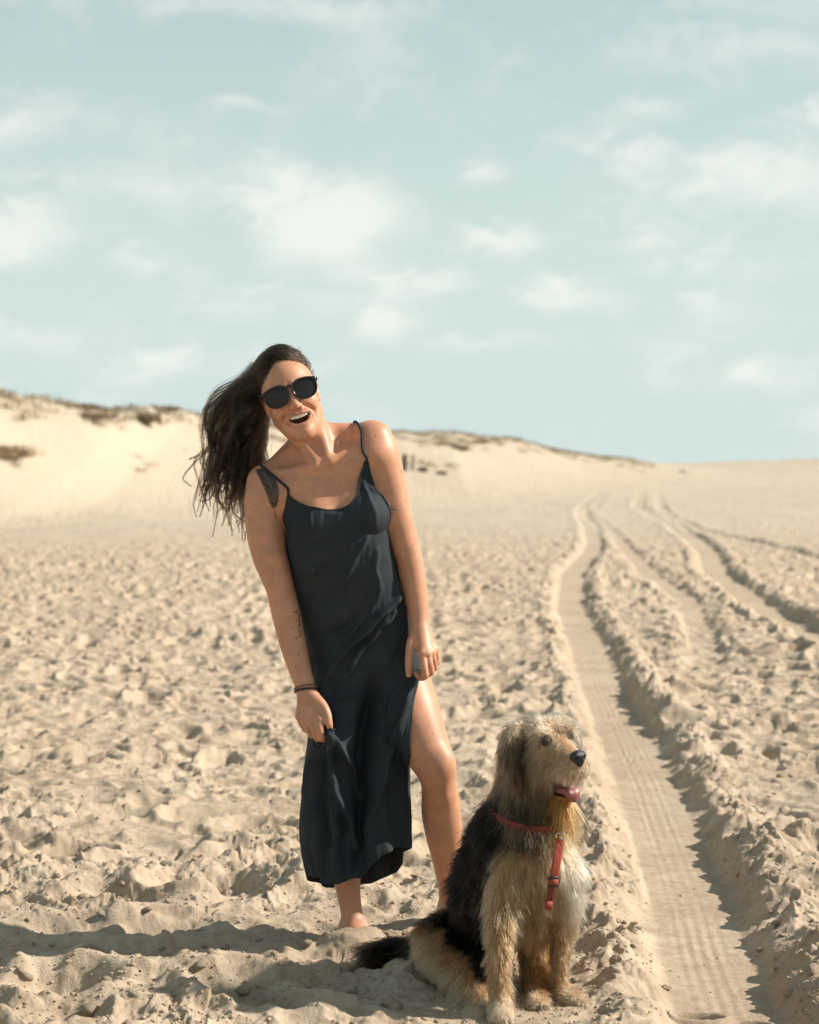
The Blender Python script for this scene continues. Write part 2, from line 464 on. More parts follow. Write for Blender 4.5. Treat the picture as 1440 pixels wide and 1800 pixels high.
# ------------------------------------------------------------------ sculpting: signed-distance forms turned into one continuous skin
class Sculpt:
    """a list of rounded forms blended into each other; mesh() polygonises any box of it"""

    def __init__(self):
        self.ops = []

    def add(self, f, lo, hi, k=0.01, mode='+'):
        self.ops.append((f, np.asarray(lo, float), np.asarray(hi, float), k, mode))

    def cone(self, a, b, ra, rb, k=0.01, mode='+'):
        a, b = np.asarray(a, float), np.asarray(b, float)
        ab = b - a
        L2 = max(float(ab @ ab), 1e-12)

        def f(X, Y, Z):
            t = np.clip(((X - a[0]) * ab[0] + (Y - a[1]) * ab[1] + (Z - a[2]) * ab[2]) / L2, 0, 1)
            return np.sqrt((X - a[0] - t * ab[0]) ** 2 + (Y - a[1] - t * ab[1]) ** 2 + (Z - a[2] - t * ab[2]) ** 2) - (ra + t * (rb - ra))
        r = max(ra, rb)
        self.add(f, np.minimum(a, b) - r, np.maximum(a, b) + r, k, mode)

    def chain(self, pts, rad, k=0.006, mode='+', sub=5):
        """a limb: smooth spline through the joints with a radius at each, one swept form"""
        pts, rad = np.asarray(pts, float), np.asarray(rad, float)
        Q = catmull(np.concatenate([pts, rad[:, None]], 1), sub)
        A, R = Q[:, :3], Q[:, 3]

        def f(X, Y, Z, m=.05):
            xs, ys, zs = X[:, 0, 0], Y[0, :, 0], Z[0, 0, :]
            d = np.full((len(xs), len(ys), len(zs)), .2, np.float32)
            for i in range(len(A) - 1):
                a, ab = A[i].astype(np.float32), (A[i + 1] - A[i]).astype(np.float32)
                e = max(R[i], R[i + 1]) + m
                l, u = np.minimum(A[i], A[i + 1]) - e, np.maximum(A[i], A[i + 1]) + e
                s0, s1, s2 = (slice(np.searchsorted(g, l[j]), np.searchsorted(g, u[j])) for j, g in enumerate((xs, ys, zs)))
                x, y, z = X[s0], Y[:, s1], Z[:, :, s2]
                if not (x.size and y.size and z.size):
                    continue
                L2 = np.float32(max(float(ab @ ab), 1e-12))
                t = np.clip(((x - a[0]) * ab[0] + (y - a[1]) * ab[1] + (z - a[2]) * ab[2]) / L2, 0, 1)
                q = np.sqrt((x - a[0] - t * ab[0]) ** 2 + (y - a[1] - t * ab[1]) ** 2 + (z - a[2] - t * ab[2]) ** 2) - (np.float32(R[i]) + t * np.float32(R[i + 1] - R[i]))
                d[s0, s1, s2] = np.minimum(d[s0, s1, s2], q)
            return d
        r = R.max()
        self.add(f, A.min(0) - r, A.max(0) + r, k, mode)

    def ell(self, c, r, k=0.01, mode='+', frame=None):
        """ellipsoid; frame = rows of local axes"""
        c, r = np.asarray(c, float), np.asarray(r, float)
        M = np.eye(3) if frame is None else np.asarray(frame, float)

        def f(X, Y, Z):
            x, y, z = X - c[0], Y - c[1], Z - c[2]
            u = (M[0, 0] * x + M[0, 1] * y + M[0, 2] * z)
            v = (M[1, 0] * x + M[1, 1] * y + M[1, 2] * z)
            w = (M[2, 0] * x + M[2, 1] * y + M[2, 2] * z)
            k0 = np.sqrt((u / r[0]) ** 2 + (v / r[1]) ** 2 + (w / r[2]) ** 2)
            k1 = np.sqrt((u / r[0] ** 2) ** 2 + (v / r[1] ** 2) ** 2 + (w / r[2] ** 2) ** 2)
            return k0 * (k0 - 1) / np.maximum(k1, 1e-6)
        e = np.abs(M.T) @ r
        self.add(f, c - e, c + e, k, mode)

    def loft(self, A, B, lat, ts, cu, cv, w, d, k=0.02, p=2.2):
        """trunk: elliptic sections along the axis A->B; lat = sideways direction"""
        A, B = np.asarray(A, float), np.asarray(B, float)
        ax = B - A
        L = np.linalg.norm(ax)
        ax /= L
        lat = np.asarray(lat, float)
        lat = lat - ax * (lat @ ax)
        lat /= np.linalg.norm(lat)
        fw = np.cross(ax, lat)

        def f(X, Y, Z):
            x, y, z = X - A[0], Y - A[1], Z - A[2]
            t = (ax[0] * x + ax[1] * y + ax[2] * z) / L
            tt = np.clip(t, ts[0], ts[-1])
            W, D = pch(tt, ts, w), pch(tt, ts, d)
            u = lat[0] * x + lat[1] * y + lat[2] * z - pch(tt, ts, cu)
            v = fw[0] * x + fw[1] * y + fw[2] * z - pch(tt, ts, cv)
            q = (np.abs(u / W) ** p + np.abs(v / D) ** p) ** (1 / p)
            s = (q - 1) * np.minimum(W, D)
            o = np.abs(t - tt) * L
            return np.where(o > 0, np.sqrt(np.maximum(s, 0) ** 2 + o * o) + np.minimum(s, 0) * 0, s)
        r = max(max(w), max(d)) + .05
        self.add(f, np.minimum(A, B) - r, np.maximum(A, B) + r, k, '+')

    def field(self, lo, hi, h, far=.06):
        lo, hi = np.asarray(lo, float), np.asarray(hi, float)
        n = np.ceil((hi - lo) / h).astype(int) + 1
        ax = [lo[i] + h * np.arange(n[i]) for i in range(3)]
        S = np.full(n, far, dtype=np.float32)
        for f, l, u, k, mode in self.ops:
            m = k + 3 * h + .012
            sl = []
            for i in range(3):
                a, b = np.searchsorted(ax[i], l[i] - m), np.searchsorted(ax[i], u[i] + m)
                sl.append(slice(a, b))
            if any(s.stop - s.start < 1 for s in sl):
                continue
            X = ax[0][sl[0]][:, None, None].astype(np.float32)
            Y = ax[1][sl[1]][None, :, None].astype(np.float32)
            Z = ax[2][sl[2]][None, None, :].astype(np.float32)
            v = f(X, Y, Z).astype(np.float32)
            s = S[sl[0], sl[1], sl[2]]
            kk = max(k, 1e-5)
            if mode == '+':
                hh = np.maximum(kk - np.abs(s - v), 0) / kk
                r = np.minimum(s, v) - hh * hh * kk * .25
            else:
                hh = np.maximum(kk - np.abs(s + v), 0) / kk
                r = np.maximum(s, -v) + hh * hh * kk * .25
            S[sl[0], sl[1], sl[2]] = r
        return S, ax

    def mesh(self, lo, hi, h, keep=None):
        S, ax = self.field(lo, hi, h)
        V, F = surface_nets(S, ax[0][0], ax[1][0], ax[2][0], h)
        return V, F


def catmull(Q, sub):
    Q = np.asarray(Q, float)
    E = np.concatenate([[2 * Q[0] - Q[1]], Q, [2 * Q[-1] - Q[-2]]])
    out = []
    for i in range(1, len(E) - 2):
        p0, p1, p2, p3 = E[i - 1:i + 3]
        for j in range(sub):
            t = j / sub
            out.append(.5 * (2 * p1 + (p2 - p0) * t + (2 * p0 - 5 * p1 + 4 * p2 - p3) * t * t + (3 * p1 - p0 - 3 * p2 + p3) * t ** 3))
    out.append(Q[-1])
    return np.array(out)


def pch(x, xs, ys):
    """smooth monotone-ish interpolation (cubic Hermite, finite-difference slopes)"""
    xs, ys = np.asarray(xs, float), np.asarray(ys, float)
    m = np.gradient(ys, xs)
    i = np.clip(np.searchsorted(xs, x) - 1, 0, len(xs) - 2)
    h = xs[i + 1] - xs[i]
    t = np.clip((x - xs[i]) / h, 0, 1)
    t2, t3 = t * t, t * t * t
    return (2 * t3 - 3 * t2 + 1) * ys[i] + (t3 - 2 * t2 + t) * h * m[i] + (-2 * t3 + 3 * t2) * ys[i + 1] + (t3 - t2) * h * m[i + 1]


def surface_nets(S, x0, y0, z0, h):
    neg = S < 0
    c = np.zeros(tuple(n - 1 for n in S.shape), dtype=np.int8)
    sub = {}
    for i in (0, 1):
        for j in (0, 1):
            for k in (0, 1):
                c += neg[i:S.shape[0] - 1 + i, j:S.shape[1] - 1 + j, k:S.shape[2] - 1 + k]
    cells = np.argwhere((c > 0) & (c < 8))
    ci, cj, ck = cells.T
    val = np.empty((len(cells), 2, 2, 2), np.float32)
    for i in (0, 1):
        for j in (0, 1):
            for k in (0, 1):
                val[:, i, j, k] = S[ci + i, cj + j, ck + k]
    acc = np.zeros((len(cells), 3), np.float64)
    cnt = np.zeros(len(cells))
    for axis in range(3):
        for a in (0, 1):
            for b in (0, 1):
                if axis == 0:
                    v0, v1, off = val[:, 0, a, b], val[:, 1, a, b], (None, a, b)
                elif axis == 1:
                    v0, v1, off = val[:, a, 0, b], val[:, a, 1, b], (a, None, b)
                else:
                    v0, v1, off = val[:, a, b, 0], val[:, a, b, 1], (a, b, None)
                cr = (v0 < 0) != (v1 < 0)
                t = np.where(cr, v0 / np.where(cr, v0 - v1, 1), 0)
                p = np.stack([t if o is None else np.full(len(t), float(o)) for o in off], 1)
                acc += p * cr[:, None]
                cnt += cr
    V = (cells + acc / cnt[:, None]) * h + np.array([x0, y0, z0])
    index = np.full(c.shape, -1, dtype=np.int32)
    index[ci, cj, ck] = np.arange(len(cells))
    faces = []
    for axis in range(3):
        n0 = [S.shape[0], S.shape[1], S.shape[2]]
        a = np.take(neg, range(0, n0[axis] - 1), axis)
        b = np.take(neg, range(1, n0[axis]), axis)
        e = np.argwhere(a != b)
        o1, o2 = [(1, 2), (2, 0), (0, 1)][axis]
        ok = (e[:, o1] > 0) & (e[:, o2] > 0) & (e[:, o1] < n0[o1] - 1) & (e[:, o2] < n0[o2] - 1)
        e = e[ok]
        inside = a[e[:, 0], e[:, 1], e[:, 2]]
        q = []
        for d1, d2 in ((1, 1), (0, 1), (0, 0), (1, 0)):
            t = e.copy()
            t[:, o1] -= d1
            t[:, o2] -= d2
            q.append(index[t[:, 0], t[:, 1], t[:, 2]])
        q = np.stack(q, 1)
        q[~inside] = q[~inside][:, ::-1]
        faces.append(q)
    F = np.concatenate(faces)
    F = F[(F >= 0).all(1)]
    return V, F


def join(parts):
    V, F, o = [], [], 0
    for v, f in parts:
        V.append(v); F.append(f + o); o += len(v)
    return np.concatenate(V), np.concatenate(F)


def relax(V, F, it=2, lam=.5):
    n = len(V)
    e = np.concatenate([F[:, [0, 1]], F[:, [1, 2]], F[:, [2, 3]], F[:, [3, 0]]]) if F.shape[1] == 4 else np.concatenate([F[:, [0, 1]], F[:, [1, 2]], F[:, [2, 0]]])
    cnt = np.bincount(e[:, 0], minlength=n) + np.bincount(e[:, 1], minlength=n)
    for _ in range(it):
        for l in (lam, -lam * 1.02):
            s = np.stack([np.bincount(e[:, 0], V[e[:, 1], k], n) + np.bincount(e[:, 1], V[e[:, 0], k], n) for k in range(3)], 1)
            V = V + l * (s / np.maximum(cnt, 1)[:, None] - V)
    return V


def vnormals(V, F):
    a = V[F[:, 2]] - V[F[:, 0]]
    b = V[F[:, -1]] - V[F[:, 1]]
    n = np.cross(a, b)
    r = np.stack([sum(np.bincount(F[:, c], n[:, k], len(V)) for c in range(F.shape[1])) for k in range(3)], 1)
    return r / np.maximum(np.linalg.norm(r, axis=1), 1e-12)[:, None]


def tube_np(path, rad, seg=8, flat=None, cap=True):
    """swept tube along an (n,3) path; rad scalar or per point; flat=(wide, thin, normal) gives a ribbon section"""
    path = np.asarray(path, float)
    n = len(path)
    T = np.gradient(path, axis=0)
    T /= np.maximum(np.linalg.norm(T, axis=1), 1e-9)[:, None]
    ref = np.array([0, 0, 1.0]) if abs(T[0][2]) < .9 else np.array([1.0, 0, 0])
    if flat is not None:
        Nn = np.asarray(flat[2], float)
        Nn = np.broadcast_to(Nn, path.shape)
        Bn = np.cross(T, Nn)
        Bn /= np.linalg.norm(Bn, axis=1)[:, None]
        Nn = np.cross(Bn, T)
    else:
        Bn = np.zeros_like(path); Nn = np.zeros_like(path)
        u = np.cross(T[0], ref); u /= np.linalg.norm(u)
        for i in range(n):
            u = u - T[i] * (u @ T[i]); u /= np.linalg.norm(u)
            Bn[i] = u; Nn[i] = np.cross(u, T[i])
    a = np.linspace(0, 2 * np.pi, seg, endpoint=False)
    rad = np.broadcast_to(np.asarray(rad, float), (n,))
    if flat is not None:
        ca, sa = np.cos(a), np.sin(a)
        cc = np.sign(ca) * np.abs(ca) ** .5 * flat[0]; ss = np.sign(sa) * np.abs(sa) ** .5 * flat[1]
        V = path[:, None] + Bn[:, None] * cc[None, :, None] + Nn[:, None] * ss[None, :, None]
    else:
        V = path[:, None] + rad[:, None, None] * (Bn[:, None] * np.cos(a)[None, :, None] + Nn[:, None] * np.sin(a)[None, :, None])
    V = V.reshape(-1, 3)
    i, j = np.meshgrid(np.arange(n - 1), np.arange(seg), indexing='ij')
    j2 = (j + 1) % seg
    F = np.stack([i * seg + j, i * seg + j2, (i + 1) * seg + j2, (i + 1) * seg + j], -1).reshape(-1, 4)
    if cap:
        c0, c1 = len(V), len(V) + 1
        V = np.concatenate([V, [path[0], path[-1]]])
        k = np.arange(seg); k2 = (k + 1) % seg
        F = np.concatenate([F, np.stack([np.full(seg, c0), k2, k, k], 1), np.stack([np.full(seg, c1), (n - 1) * seg + k, (n - 1) * seg + k2, (n - 1) * seg + k2], 1)])
    return V, F


def quads_mesh(name, V, F):
    """mesh from quads where a repeated last index means a triangle"""
    me = bpy.data.meshes.new(name)
    me.from_pydata([tuple(v) for v in V], [], [tuple(f[:3]) if f[2] == f[3] else tuple(f) for f in F.tolist()])
    me.polygons.foreach_set('use_smooth', np.ones(len(me.polygons), dtype=bool))
    me.update()
    return me


def strands(name, pts, rad, mat, parent=None, cols=None, **kw):
    """pts (n, k, 3) hair strands as a curves object; rad (k,) or (n,k)"""
    n, k, _ = pts.shape
    hc = bpy.data.hair_curves.new(name)
    hc.add_curves([k] * n)
    hc.attributes['position'].data.foreach_set('vector', np.ascontiguousarray(pts, dtype=np.float32).ravel())
    r = hc.attributes.new('radius', 'FLOAT', 'POINT')
    r.data.foreach_set('value', np.ascontiguousarray(np.broadcast_to(np.asarray(rad, np.float32), (n, k))).ravel())
    if cols is not None:
        c = hc.attributes.new('col', 'FLOAT_COLOR', 'CURVE')
        c.data.foreach_set('color', np.ascontiguousarray(np.concatenate([cols, np.ones((n, 1))], 1), dtype=np.float32).ravel())
    hc.materials.append(mat)
    o = bpy.data.objects.new(name, hc)
    COL.objects.link(o)
    if parent is not None:
        o.parent = parent
    for q, v in kw.items():
        o[q] = v
    return o
# ------------------------------------------------------------------ the woman: one continuous body, then dress, hair and small things
def J(rows):
    """rows of (px, py, Y, r) -> points, radii"""
    return np.array([P(a, b, c) for a, b, c, d in rows]), np.array([d for a, b, c, d in rows])


W = Sculpt()
A, B = P(648, 1180, 5.06), P(566, 795, 4.985)
LAT = np.array([.975, .05, .21])
W.loft(A, B, LAT, [0, .12, .3, .42, .55, .68, .8, .9, 1.0], [0, 0, 0, 0, 0, 0, 0, 0, 0], [.01, .012, .0, -.005, -.004, 0, .0, .008, .02],
       [.140, .150, .128, .115, .120, .132, .134, .118, .06], [.105, .115, .096, .088, .092, .1, .094, .072, .05], k=.02)
W.ell(P(562, 926, 4.915), (.056, .046, .058), k=.045)
W.ell(P(641, 908, 4.915), (.056, .046, .058), k=.045)
W.ell(P(640, 1060, 4.98), (.09, .06, .09), k=.05)                      # belly
# shoulders, trapezius, collar bones, neck tendons
W.cone(P(548, 770, 5.03), P(646, 768, 5.0), .044, .036, k=.03)
W.cone(P(540, 780, 5.03), P(482, 832, 5.0), .044, .036, k=.03)
W.cone(P(600, 830, 4.98), P(655, 800, 4.97), .062, .05, k=.04)         # pectoral to shoulder
W.cone(P(540, 860, 4.97), P(478, 870, 4.97), .062, .045, k=.04)
W.cone(P(579, 812, 4.915), P(648, 772, 4.955), .0085, .0085, k=.016)
W.cone(P(557, 819, 4.915), P(485, 832, 4.955), .0085, .0085, k=.016)
W.ell(P(568, 812, 4.900), (.012, .012, .012), k=.016, mode='-')        # notch between the collar bones
# neck
W.chain(*J([(524, 712, 4.985, .050), (540, 752, 4.985, .049), (556, 790, 4.985, .052), (562, 822, 4.99, .06)]), k=.03)
# arms
ARM_L = J([(464, 848, 4.985, .049), (461, 885, 4.98, .051), (465, 930, 4.975, .0525), (474, 975, 4.97, .050), (485, 1010, 4.965, .044), (493, 1038, 4.96, .0395),
           (502, 1075, 4.955, .0405), (511, 1115, 4.945, .0385), (521, 1155, 4.935, .0345), (532, 1192, 4.92, .0295), (540, 1216, 4.91, .0275)])
W.chain(ARM_L[0], ARM_L[1] * .955, k=.028)
ARM_R = J([(659, 771, 4.99, .050), (672, 802, 4.985, .0505), (684, 850, 4.98, .0475), (696, 900, 4.975, .044), (708, 945, 4.975, .0415), (718, 980, 4.975, .0385),
           (726, 1015, 4.97, .036), (732, 1050, 4.96, .032), (736, 1082, 4.95, .0275), (738, 1106, 4.94, .0262)])
W.chain(ARM_R[0], ARM_R[1] * .955, k=.028)
# legs
LEG_L = J([(606, 1168, 5.06, .088), (606, 1230, 5.05, .082), (606, 1300, 5.02, .068), (604, 1370, 4.985, .054), (603, 1400, 4.985, .050), (602, 1440, 5.01, .053),
           (604, 1480, 5.025, .051), (608, 1530, 5.02, .040), (613, 1570, 5.01, .0325), (618, 1605, 5.0, .029), (622, 1635, 5.0, .031)])
W.chain(*LEG_L, k=.03, sub=9)
LEG_R = J([(690, 1165, 5.06, .088), (702, 1200, 5.03, .086), (722, 1255, 4.98, .080), (746, 1310, 4.945, .066), (765, 1348, 4.93, .054), (772, 1382, 4.95, .0475),
           (775, 1425, 5.0, .0525), (780, 1465, 5.05, .050), (785, 1515, 5.11, .038), (788, 1560, 5.17, .0285), (789, 1588, 5.2, .0275), (789, 1604, 5.21, .03)])
W.chain(*LEG_R, k=.03, sub=9)
W.ell(P(774, 1345, 4.905), (.034, .03, .042), k=.03)                   # kneecap
W.ell(P(779, 1388, 4.915), (.012, .014, .022), k=.03)
# feet, half sunk in the sand
W.chain(*J([(622, 1630, 5.0, .032), (628, 1645, 4.96, .034), (636, 1662, 4.90, .026), (640, 1670, 4.86, .016)]), k=.02)
W.ell(P(615, 1646, 5.03), (.028, .03, .025), k=.03)
W.ell(P(637, 1628, 4.985), (.012, .014, .014), k=.018)
W.ell(P(604, 1630, 5.0), (.011, .014, .014), k=.018)
for i in range(5):
    q = (633 + 5.5 * i, 1672 - 1.5 * i, 4.84 + .008 * i)
    W.cone(P(q[0] - 2, q[1] - 6, q[2] + .04), P(*q), .011 - .0008 * i, .009 - .0006 * i, k=.008)
W.chain(*J([(789, 1598, 5.21, .03), (796, 1606, 5.16, .033), (806, 1614, 5.08, .022)]), k=.02)

# hands
HAND_L = {'palm': [((541, 1216, 4.862), (562, 1266, 4.812), .0215, .0135), ((540, 1218, 4.865), (551, 1271, 4.818), .0215, .0135),
                   ((538, 1218, 4.868), (538, 1268, 4.832), .020, .0130), ((537, 1218, 4.870), (527, 1259, 4.846), .018, .0125)],
          'fingers': [[(562, 1266, 4.812, .0125), (563, 1283, 4.800, .0108), (566, 1297, 4.806, .0100), (575, 1299, 4.826, .0090), (580, 1290, 4.838, .0078)],
                      [(551, 1271, 4.818, .0125), (554, 1287, 4.812, .0108), (559, 1297, 4.822, .0098), (568, 1298, 4.846, .0090), (573, 1288, 4.858, .0078)],
                      [(538, 1268, 4.832, .0120), (543, 1283, 4.830, .0104), (549, 1291, 4.842, .0096), (558, 1292, 4.862, .0088), (564, 1284, 4.872, .0076)],
                      [(527, 1259, 4.846, .0112), (532, 1273, 4.848, .0096), (538, 1281, 4.858, .0088), (547, 1283, 4.874, .0080), (553, 1277, 4.882, .0070)]],
          'thumb': [(552, 1226, 4.845, .0165), (567, 1242, 4.826, .0145), (575, 1257, 4.812, .0120), (578, 1271, 4.805, .0105), (582, 1286, 4.806, .0080)]}
HAND_R = {'palm': [((738, 1106, 4.899), (743, 1150, 4.848), .0215, .0130), ((739, 1107, 4.90), (751, 1150, 4.852), .0215, .0130),
                   ((740, 1107, 4.902), (758, 1147, 4.866), .020, .0125), ((741, 1107, 4.904), (764, 1142, 4.882), .018, .0120)],
          'fingers': [[(743, 1150, 4.848, .0118), (745, 1170, 4.836, .0105), (747, 1187, 4.836, .0100), (739, 1191, 4.856, .0090), (731, 1183, 4.862, .0078)],
                      [(751, 1150, 4.852, .0118), (755, 1167, 4.846, .0102), (757, 1181, 4.852, .0095), (749, 1186, 4.872, .0086), (742, 1179, 4.878, .0075)],
                      [(758, 1147, 4.866, .0114), (762, 1162, 4.864, .0098), (763, 1173, 4.872, .0090), (756, 1180, 4.888, .0083), (749, 1174, 4.894, .0072)],
                      [(764, 1142, 4.882, .0106), (767, 1154, 4.884, .0090), (767, 1164, 4.890, .0083), (761, 1170, 4.902, .0076), (755, 1165, 4.908, .0066)]],
          'thumb': [(731, 1114, 4.890, .0165), (723, 1132, 4.872, .0135), (720, 1150, 4.858, .0112), (718.5, 1168, 4.850, .0100), (718.5, 1186, 4.850, .0075)]}
for H, dY in ((HAND_L, .045), (HAND_R, .04)):
    sh = lambda q: (q[0], q[1], q[2] + dY) + tuple(q[3:])
    H['palm'] = [(sh(a), sh(b), ra, rb) for a, b, ra, rb in H['palm']]
    H['fingers'] = [[sh(q) for q in f] for f in H['fingers']]
    H['thumb'] = [sh(q) for q in H['thumb']]
    for a, b, ra, rb in H['palm']:
        W.cone(P(*a), P(*b), ra, rb, k=.010)
    W.chain(*J(H['thumb']), k=.010)
    for f in H['fingers']:
        W.chain(*J(f), k=.0025, sub=4)
        W.ell(P(f[0][0], f[0][1] - 1, f[0][2] - .004), (.009, .009, .009), k=.008)          # knuckle
        W.ell(P(f[2][0], f[2][1], f[2][2] - .002), (.0105, .0105, .0105), k=.004)
    # thumb nail: a shallow step
    t = H['thumb'][-1]

# head, in its own frame: x to her left (picture right), y forward, z up
HC = P(513, 702, 4.955)
roll, yaw, pit = math.radians(19.5), math.radians(5), math.radians(-2)
R0 = Matrix.Rotation(-roll, 3, 'Y') @ Matrix.Rotation(yaw, 3, 'Z') @ Matrix.Rotation(pit, 3, 'X')
HX, HY, HZ = (np.array(R0 @ Vector(v)) for v in ((1, 0, 0), (0, -1, 0), (0, 0, 1)))
HF = np.array([HX, HY, HZ])


def hp(x, y, z):
    return HC + x * HX + y * HY + z * HZ


def he(c, r, k=.01, mode='+'):
    W.ell(hp(*c), r, k, mode, HF)


def hc(a, b, ra, rb, k=.01, mode='+'):
    W.cone(hp(*a), hp(*b), ra, rb, k, mode)


he((0, -.022, .048), (.0705, .092, .082), .02)
he((0, .020, .020), (.0655, .072, .080), .03)          # forehead and temples
he((0, .022, -.043), (.0520, .066, .064), .03)          # mid face
he((0, .028, -.074), (.033, .048, .032), .03)          # jaw
for s in (-1, 1):
    hc((s * .045, -.005, -.044), (s * .011, .064, -.100), .013, .011, .03)     # jaw line
    he((s * .036, .058, -.026), (.023, .020, .021), .025)                      # raised cheeks of a laugh
    he((s * .031, .087, .012), (.018, .012, .012), .014, '-')                  # eye hollows
    he((s * .031, .070, .011), (.0125, .0125, .0125), .004)                    # eyes behind the glasses
    hc((s * .012, .080, .030), (s * .046, .068, .030), .008, .006, .014)       # brow
he((0, .071, -.099), (.015, .014, .013), .025)          # chin
hc((0, .082, .014), (0, .104, -.026), .0068, .0085, .014)                      # nose bridge
he((0, .104, -.028), (.0105, .0100, .0090), .010)
for s in (-1, 1):
    he((s * .0115, .094, -.031), (.0072, .0095, .0070), .007)
    he((s * .0060, .1005, -.0365), (.0032, .0045, .0030), .003, '-')
# open laughing mouth
he((0, .092, -.0575), (.0350, .030, .0100), .004, '-')
he((0, .088, -.0670), (.0270, .032, .0120), .006, '-')
LIPU = [(-.0385, .0665, -.0450), (-.026, .0830, -.0490), (-.011, .0925, -.0495), (0, .0935, -.0503), (.011, .0925, -.0495), (.026, .0830, -.0490), (.0385, .0665, -.0450)]
LIPL = [(-.0380, .0665, -.0460), (-.031, .0770, -.0630), (-.016, .0860, -.0775), (0, .0885, -.0805), (.016, .0860, -.0775), (.031, .0770, -.0630), (.0380, .0665, -.0460)]
W.chain([hp(*q) for q in LIPU], [.0008, .0018, .0026, .0024, .0026, .0018, .0008], k=.010)
W.chain([hp(*q) for q in LIPL], [.0008, .0024, .0038, .0042, .0038, .0024, .0008], k=.012)
for s in (-1, 1):                                       # laugh folds from the nose past the mouth corners
    W.chain([hp(s * .019, .090, -.030), hp(s * .0345, .078, -.040), hp(s * .0445, .064, -.056), hp(s * .0450, .056, -.074)], [.0016, .0026, .0026, .0012], k=.010, mode='-')
    # ears
    he((s * .0690, -.012, .000), (.0065, .0145, .024), .006)
    W.chain([hp(s * .068, .002, .012), hp(s * .0725, -.004, .024), hp(s * .0760, -.017, .021), hp(s * .0760, -.022, .006), hp(s * .0725, -.012, -.014), hp(s * .0685, -.002, -.024)],
            [.0028, .0030, .0031, .0029, .0038, .0050], k=.004)
    he((s * .0765, -.008, .001), (.0042, .0070, .011), .004, '-')
# neck tendons down to the notch
W.cone(hp(.052, -.022, -.040), P(577, 808, 4.925), .0125, .0085, k=.022)
W.cone(hp(-.052, -.022, -.040), P(560, 814, 4.925), .0125, .0085, k=.022)

BOX = {'head': (HC - .165, HC + np.array([.165, .165, .17])),
       'hand_l': (P(540, 1245, 4.89) - np.array([.050, .075, .088]), P(555, 1245, 4.89) + np.array([.052, .06, .050])),
       'hand_r': (P(742, 1145, 4.91) - np.array([.052, .06, .082]), P(742, 1145, 4.91) + np.array([.058, .06, .058]))}
BOX['head'][0][2] = HC[2] - .135
pieces = []
bv, bf = W.mesh((-.50, 4.70, -.06), (.20, 5.36, 1.62), .0037)
for nm, (lo, hi) in BOX.items():
    inside = ((bv > lo + .006) & (bv < hi - .006)).all(1)
    bf = bf[~inside[bf].all(1)]
pieces.append((bv, bf))
for nm, (lo, hi) in BOX.items():
    pieces.append(W.mesh(lo, hi, .0016 if nm == 'head' else .0014))
WV, WF = join([(relax(v, f, 2), f) for v, f in pieces])
# drop vertices no face uses
used = np.zeros(len(WV), bool); used[WF.ravel()] = True
remap = np.cumsum(used) - 1
WV, WF = WV[used], remap[WF]

# --- skin colours: tan with ruddier and paler patches, lips, mouth, brows, tattoos
L = (WV - HC) @ HF.T                                     # head coordinates
n1 = noise3(WV * 38, 3); n2 = noise3(WV * 120, 4); n3 = noise3(WV * 300, 5)
C = np.array([.500, .245, .148]) * (.80 + .26 * n1 + .16 * n2)[:, None]
C[:, 1] *= 1 - .06 * (n1 - .5); C[:, 2] *= 1 - .12 * (n1 - .5)
fre = (n3 > .86) & (n2 > .45)
C[fre] *= np.array([.95, .90, .87])


def tint(mask, col, amt=1.0):
    global C
    m = (np.asarray(mask, float) * amt)[:, None]
    C = C * (1 - m) + np.array(col) * m


inhead = (np.abs(L[:, 0]) < .09) & (L[:, 1] > .02) & (L[:, 2] > -.13) & (L[:, 2] < .1)
for s in (-1, 1):
    tint(np.exp(-(((L[:, 0] - s * .04) / .022) ** 2 + ((L[:, 2] + .03) / .02) ** 2)) * inhead, (.50, .22, .15), .4)
tint(np.exp(-(((L[:, 0]) / .012) ** 2 + ((L[:, 2] + .03) / .012) ** 2)) * inhead, (.50, .22, .15), .4)


def near_chain(V, pts, r):
    Q = catmull(np.array(pts), 6)
    d = np.full(len(V), 9.)
    for i in range(len(Q) - 1):
        ab = Q[i + 1] - Q[i]
        t = np.clip(((V - Q[i]) @ ab) / (ab @ ab), 0, 1)
        d = np.minimum(d, np.linalg.norm(V - Q[i] - t[:, None] * ab, axis=1))
    return d


hm = np.where(inhead)[0]
dl = np.full(len(WV), 9.)
dl[hm] = np.minimum(near_chain(L[hm], LIPU, 0), near_chain(L[hm], LIPL, 0))
tint(smooth01(.0065, .0035, dl), (.40, .150, .115), .5)
mouth = (((L[:, 0] / .036) ** 2 + ((L[:, 2] + .063) / .0185) ** 2 < 1) & (L[:, 1] < .079) & (L[:, 1] > .02) & (dl > .004))
tint(mouth, (.17, .040, .034))
for s in (-1, 1):
    tint(smooth01(.0075, .003, np.where(inhead, near_chain(L, [(s * .010, .082, .031), (s * .030, .084, .036), (s * .050, .066, .030)], 0), 9)), (.10, .06, .04), .7)


_d = (L - np.array([0, -.022, .048])) / np.array([.0705, .092, .082])
_d = _d / np.maximum(np.linalg.norm(_d, axis=1), 1e-6)[:, None]
_hl = np.where(_d[:, 1] > 0, .24 + .52 * _d[:, 1] - .30 * np.abs(_d[:, 0]) * (_d[:, 1] > .25), .17 - .9 * (-_d[:, 1])) - .30 * smooth01(.05, .7, -_d[:, 0]) * (_d[:, 1] > 0)
tint(smooth01(-.02, .10, _d[:, 2] - _hl + .10 * (n3 - .5)) * (L[:, 2] > -.05) * (np.linalg.norm(L, axis=1) < .16), (.030, .017, .010), .97)


def in_px(V):
    return 720 + V[:, 0] / V[:, 1] * FPX, HZN + (CAMH - V[:, 2]) / V[:, 1] * FPX


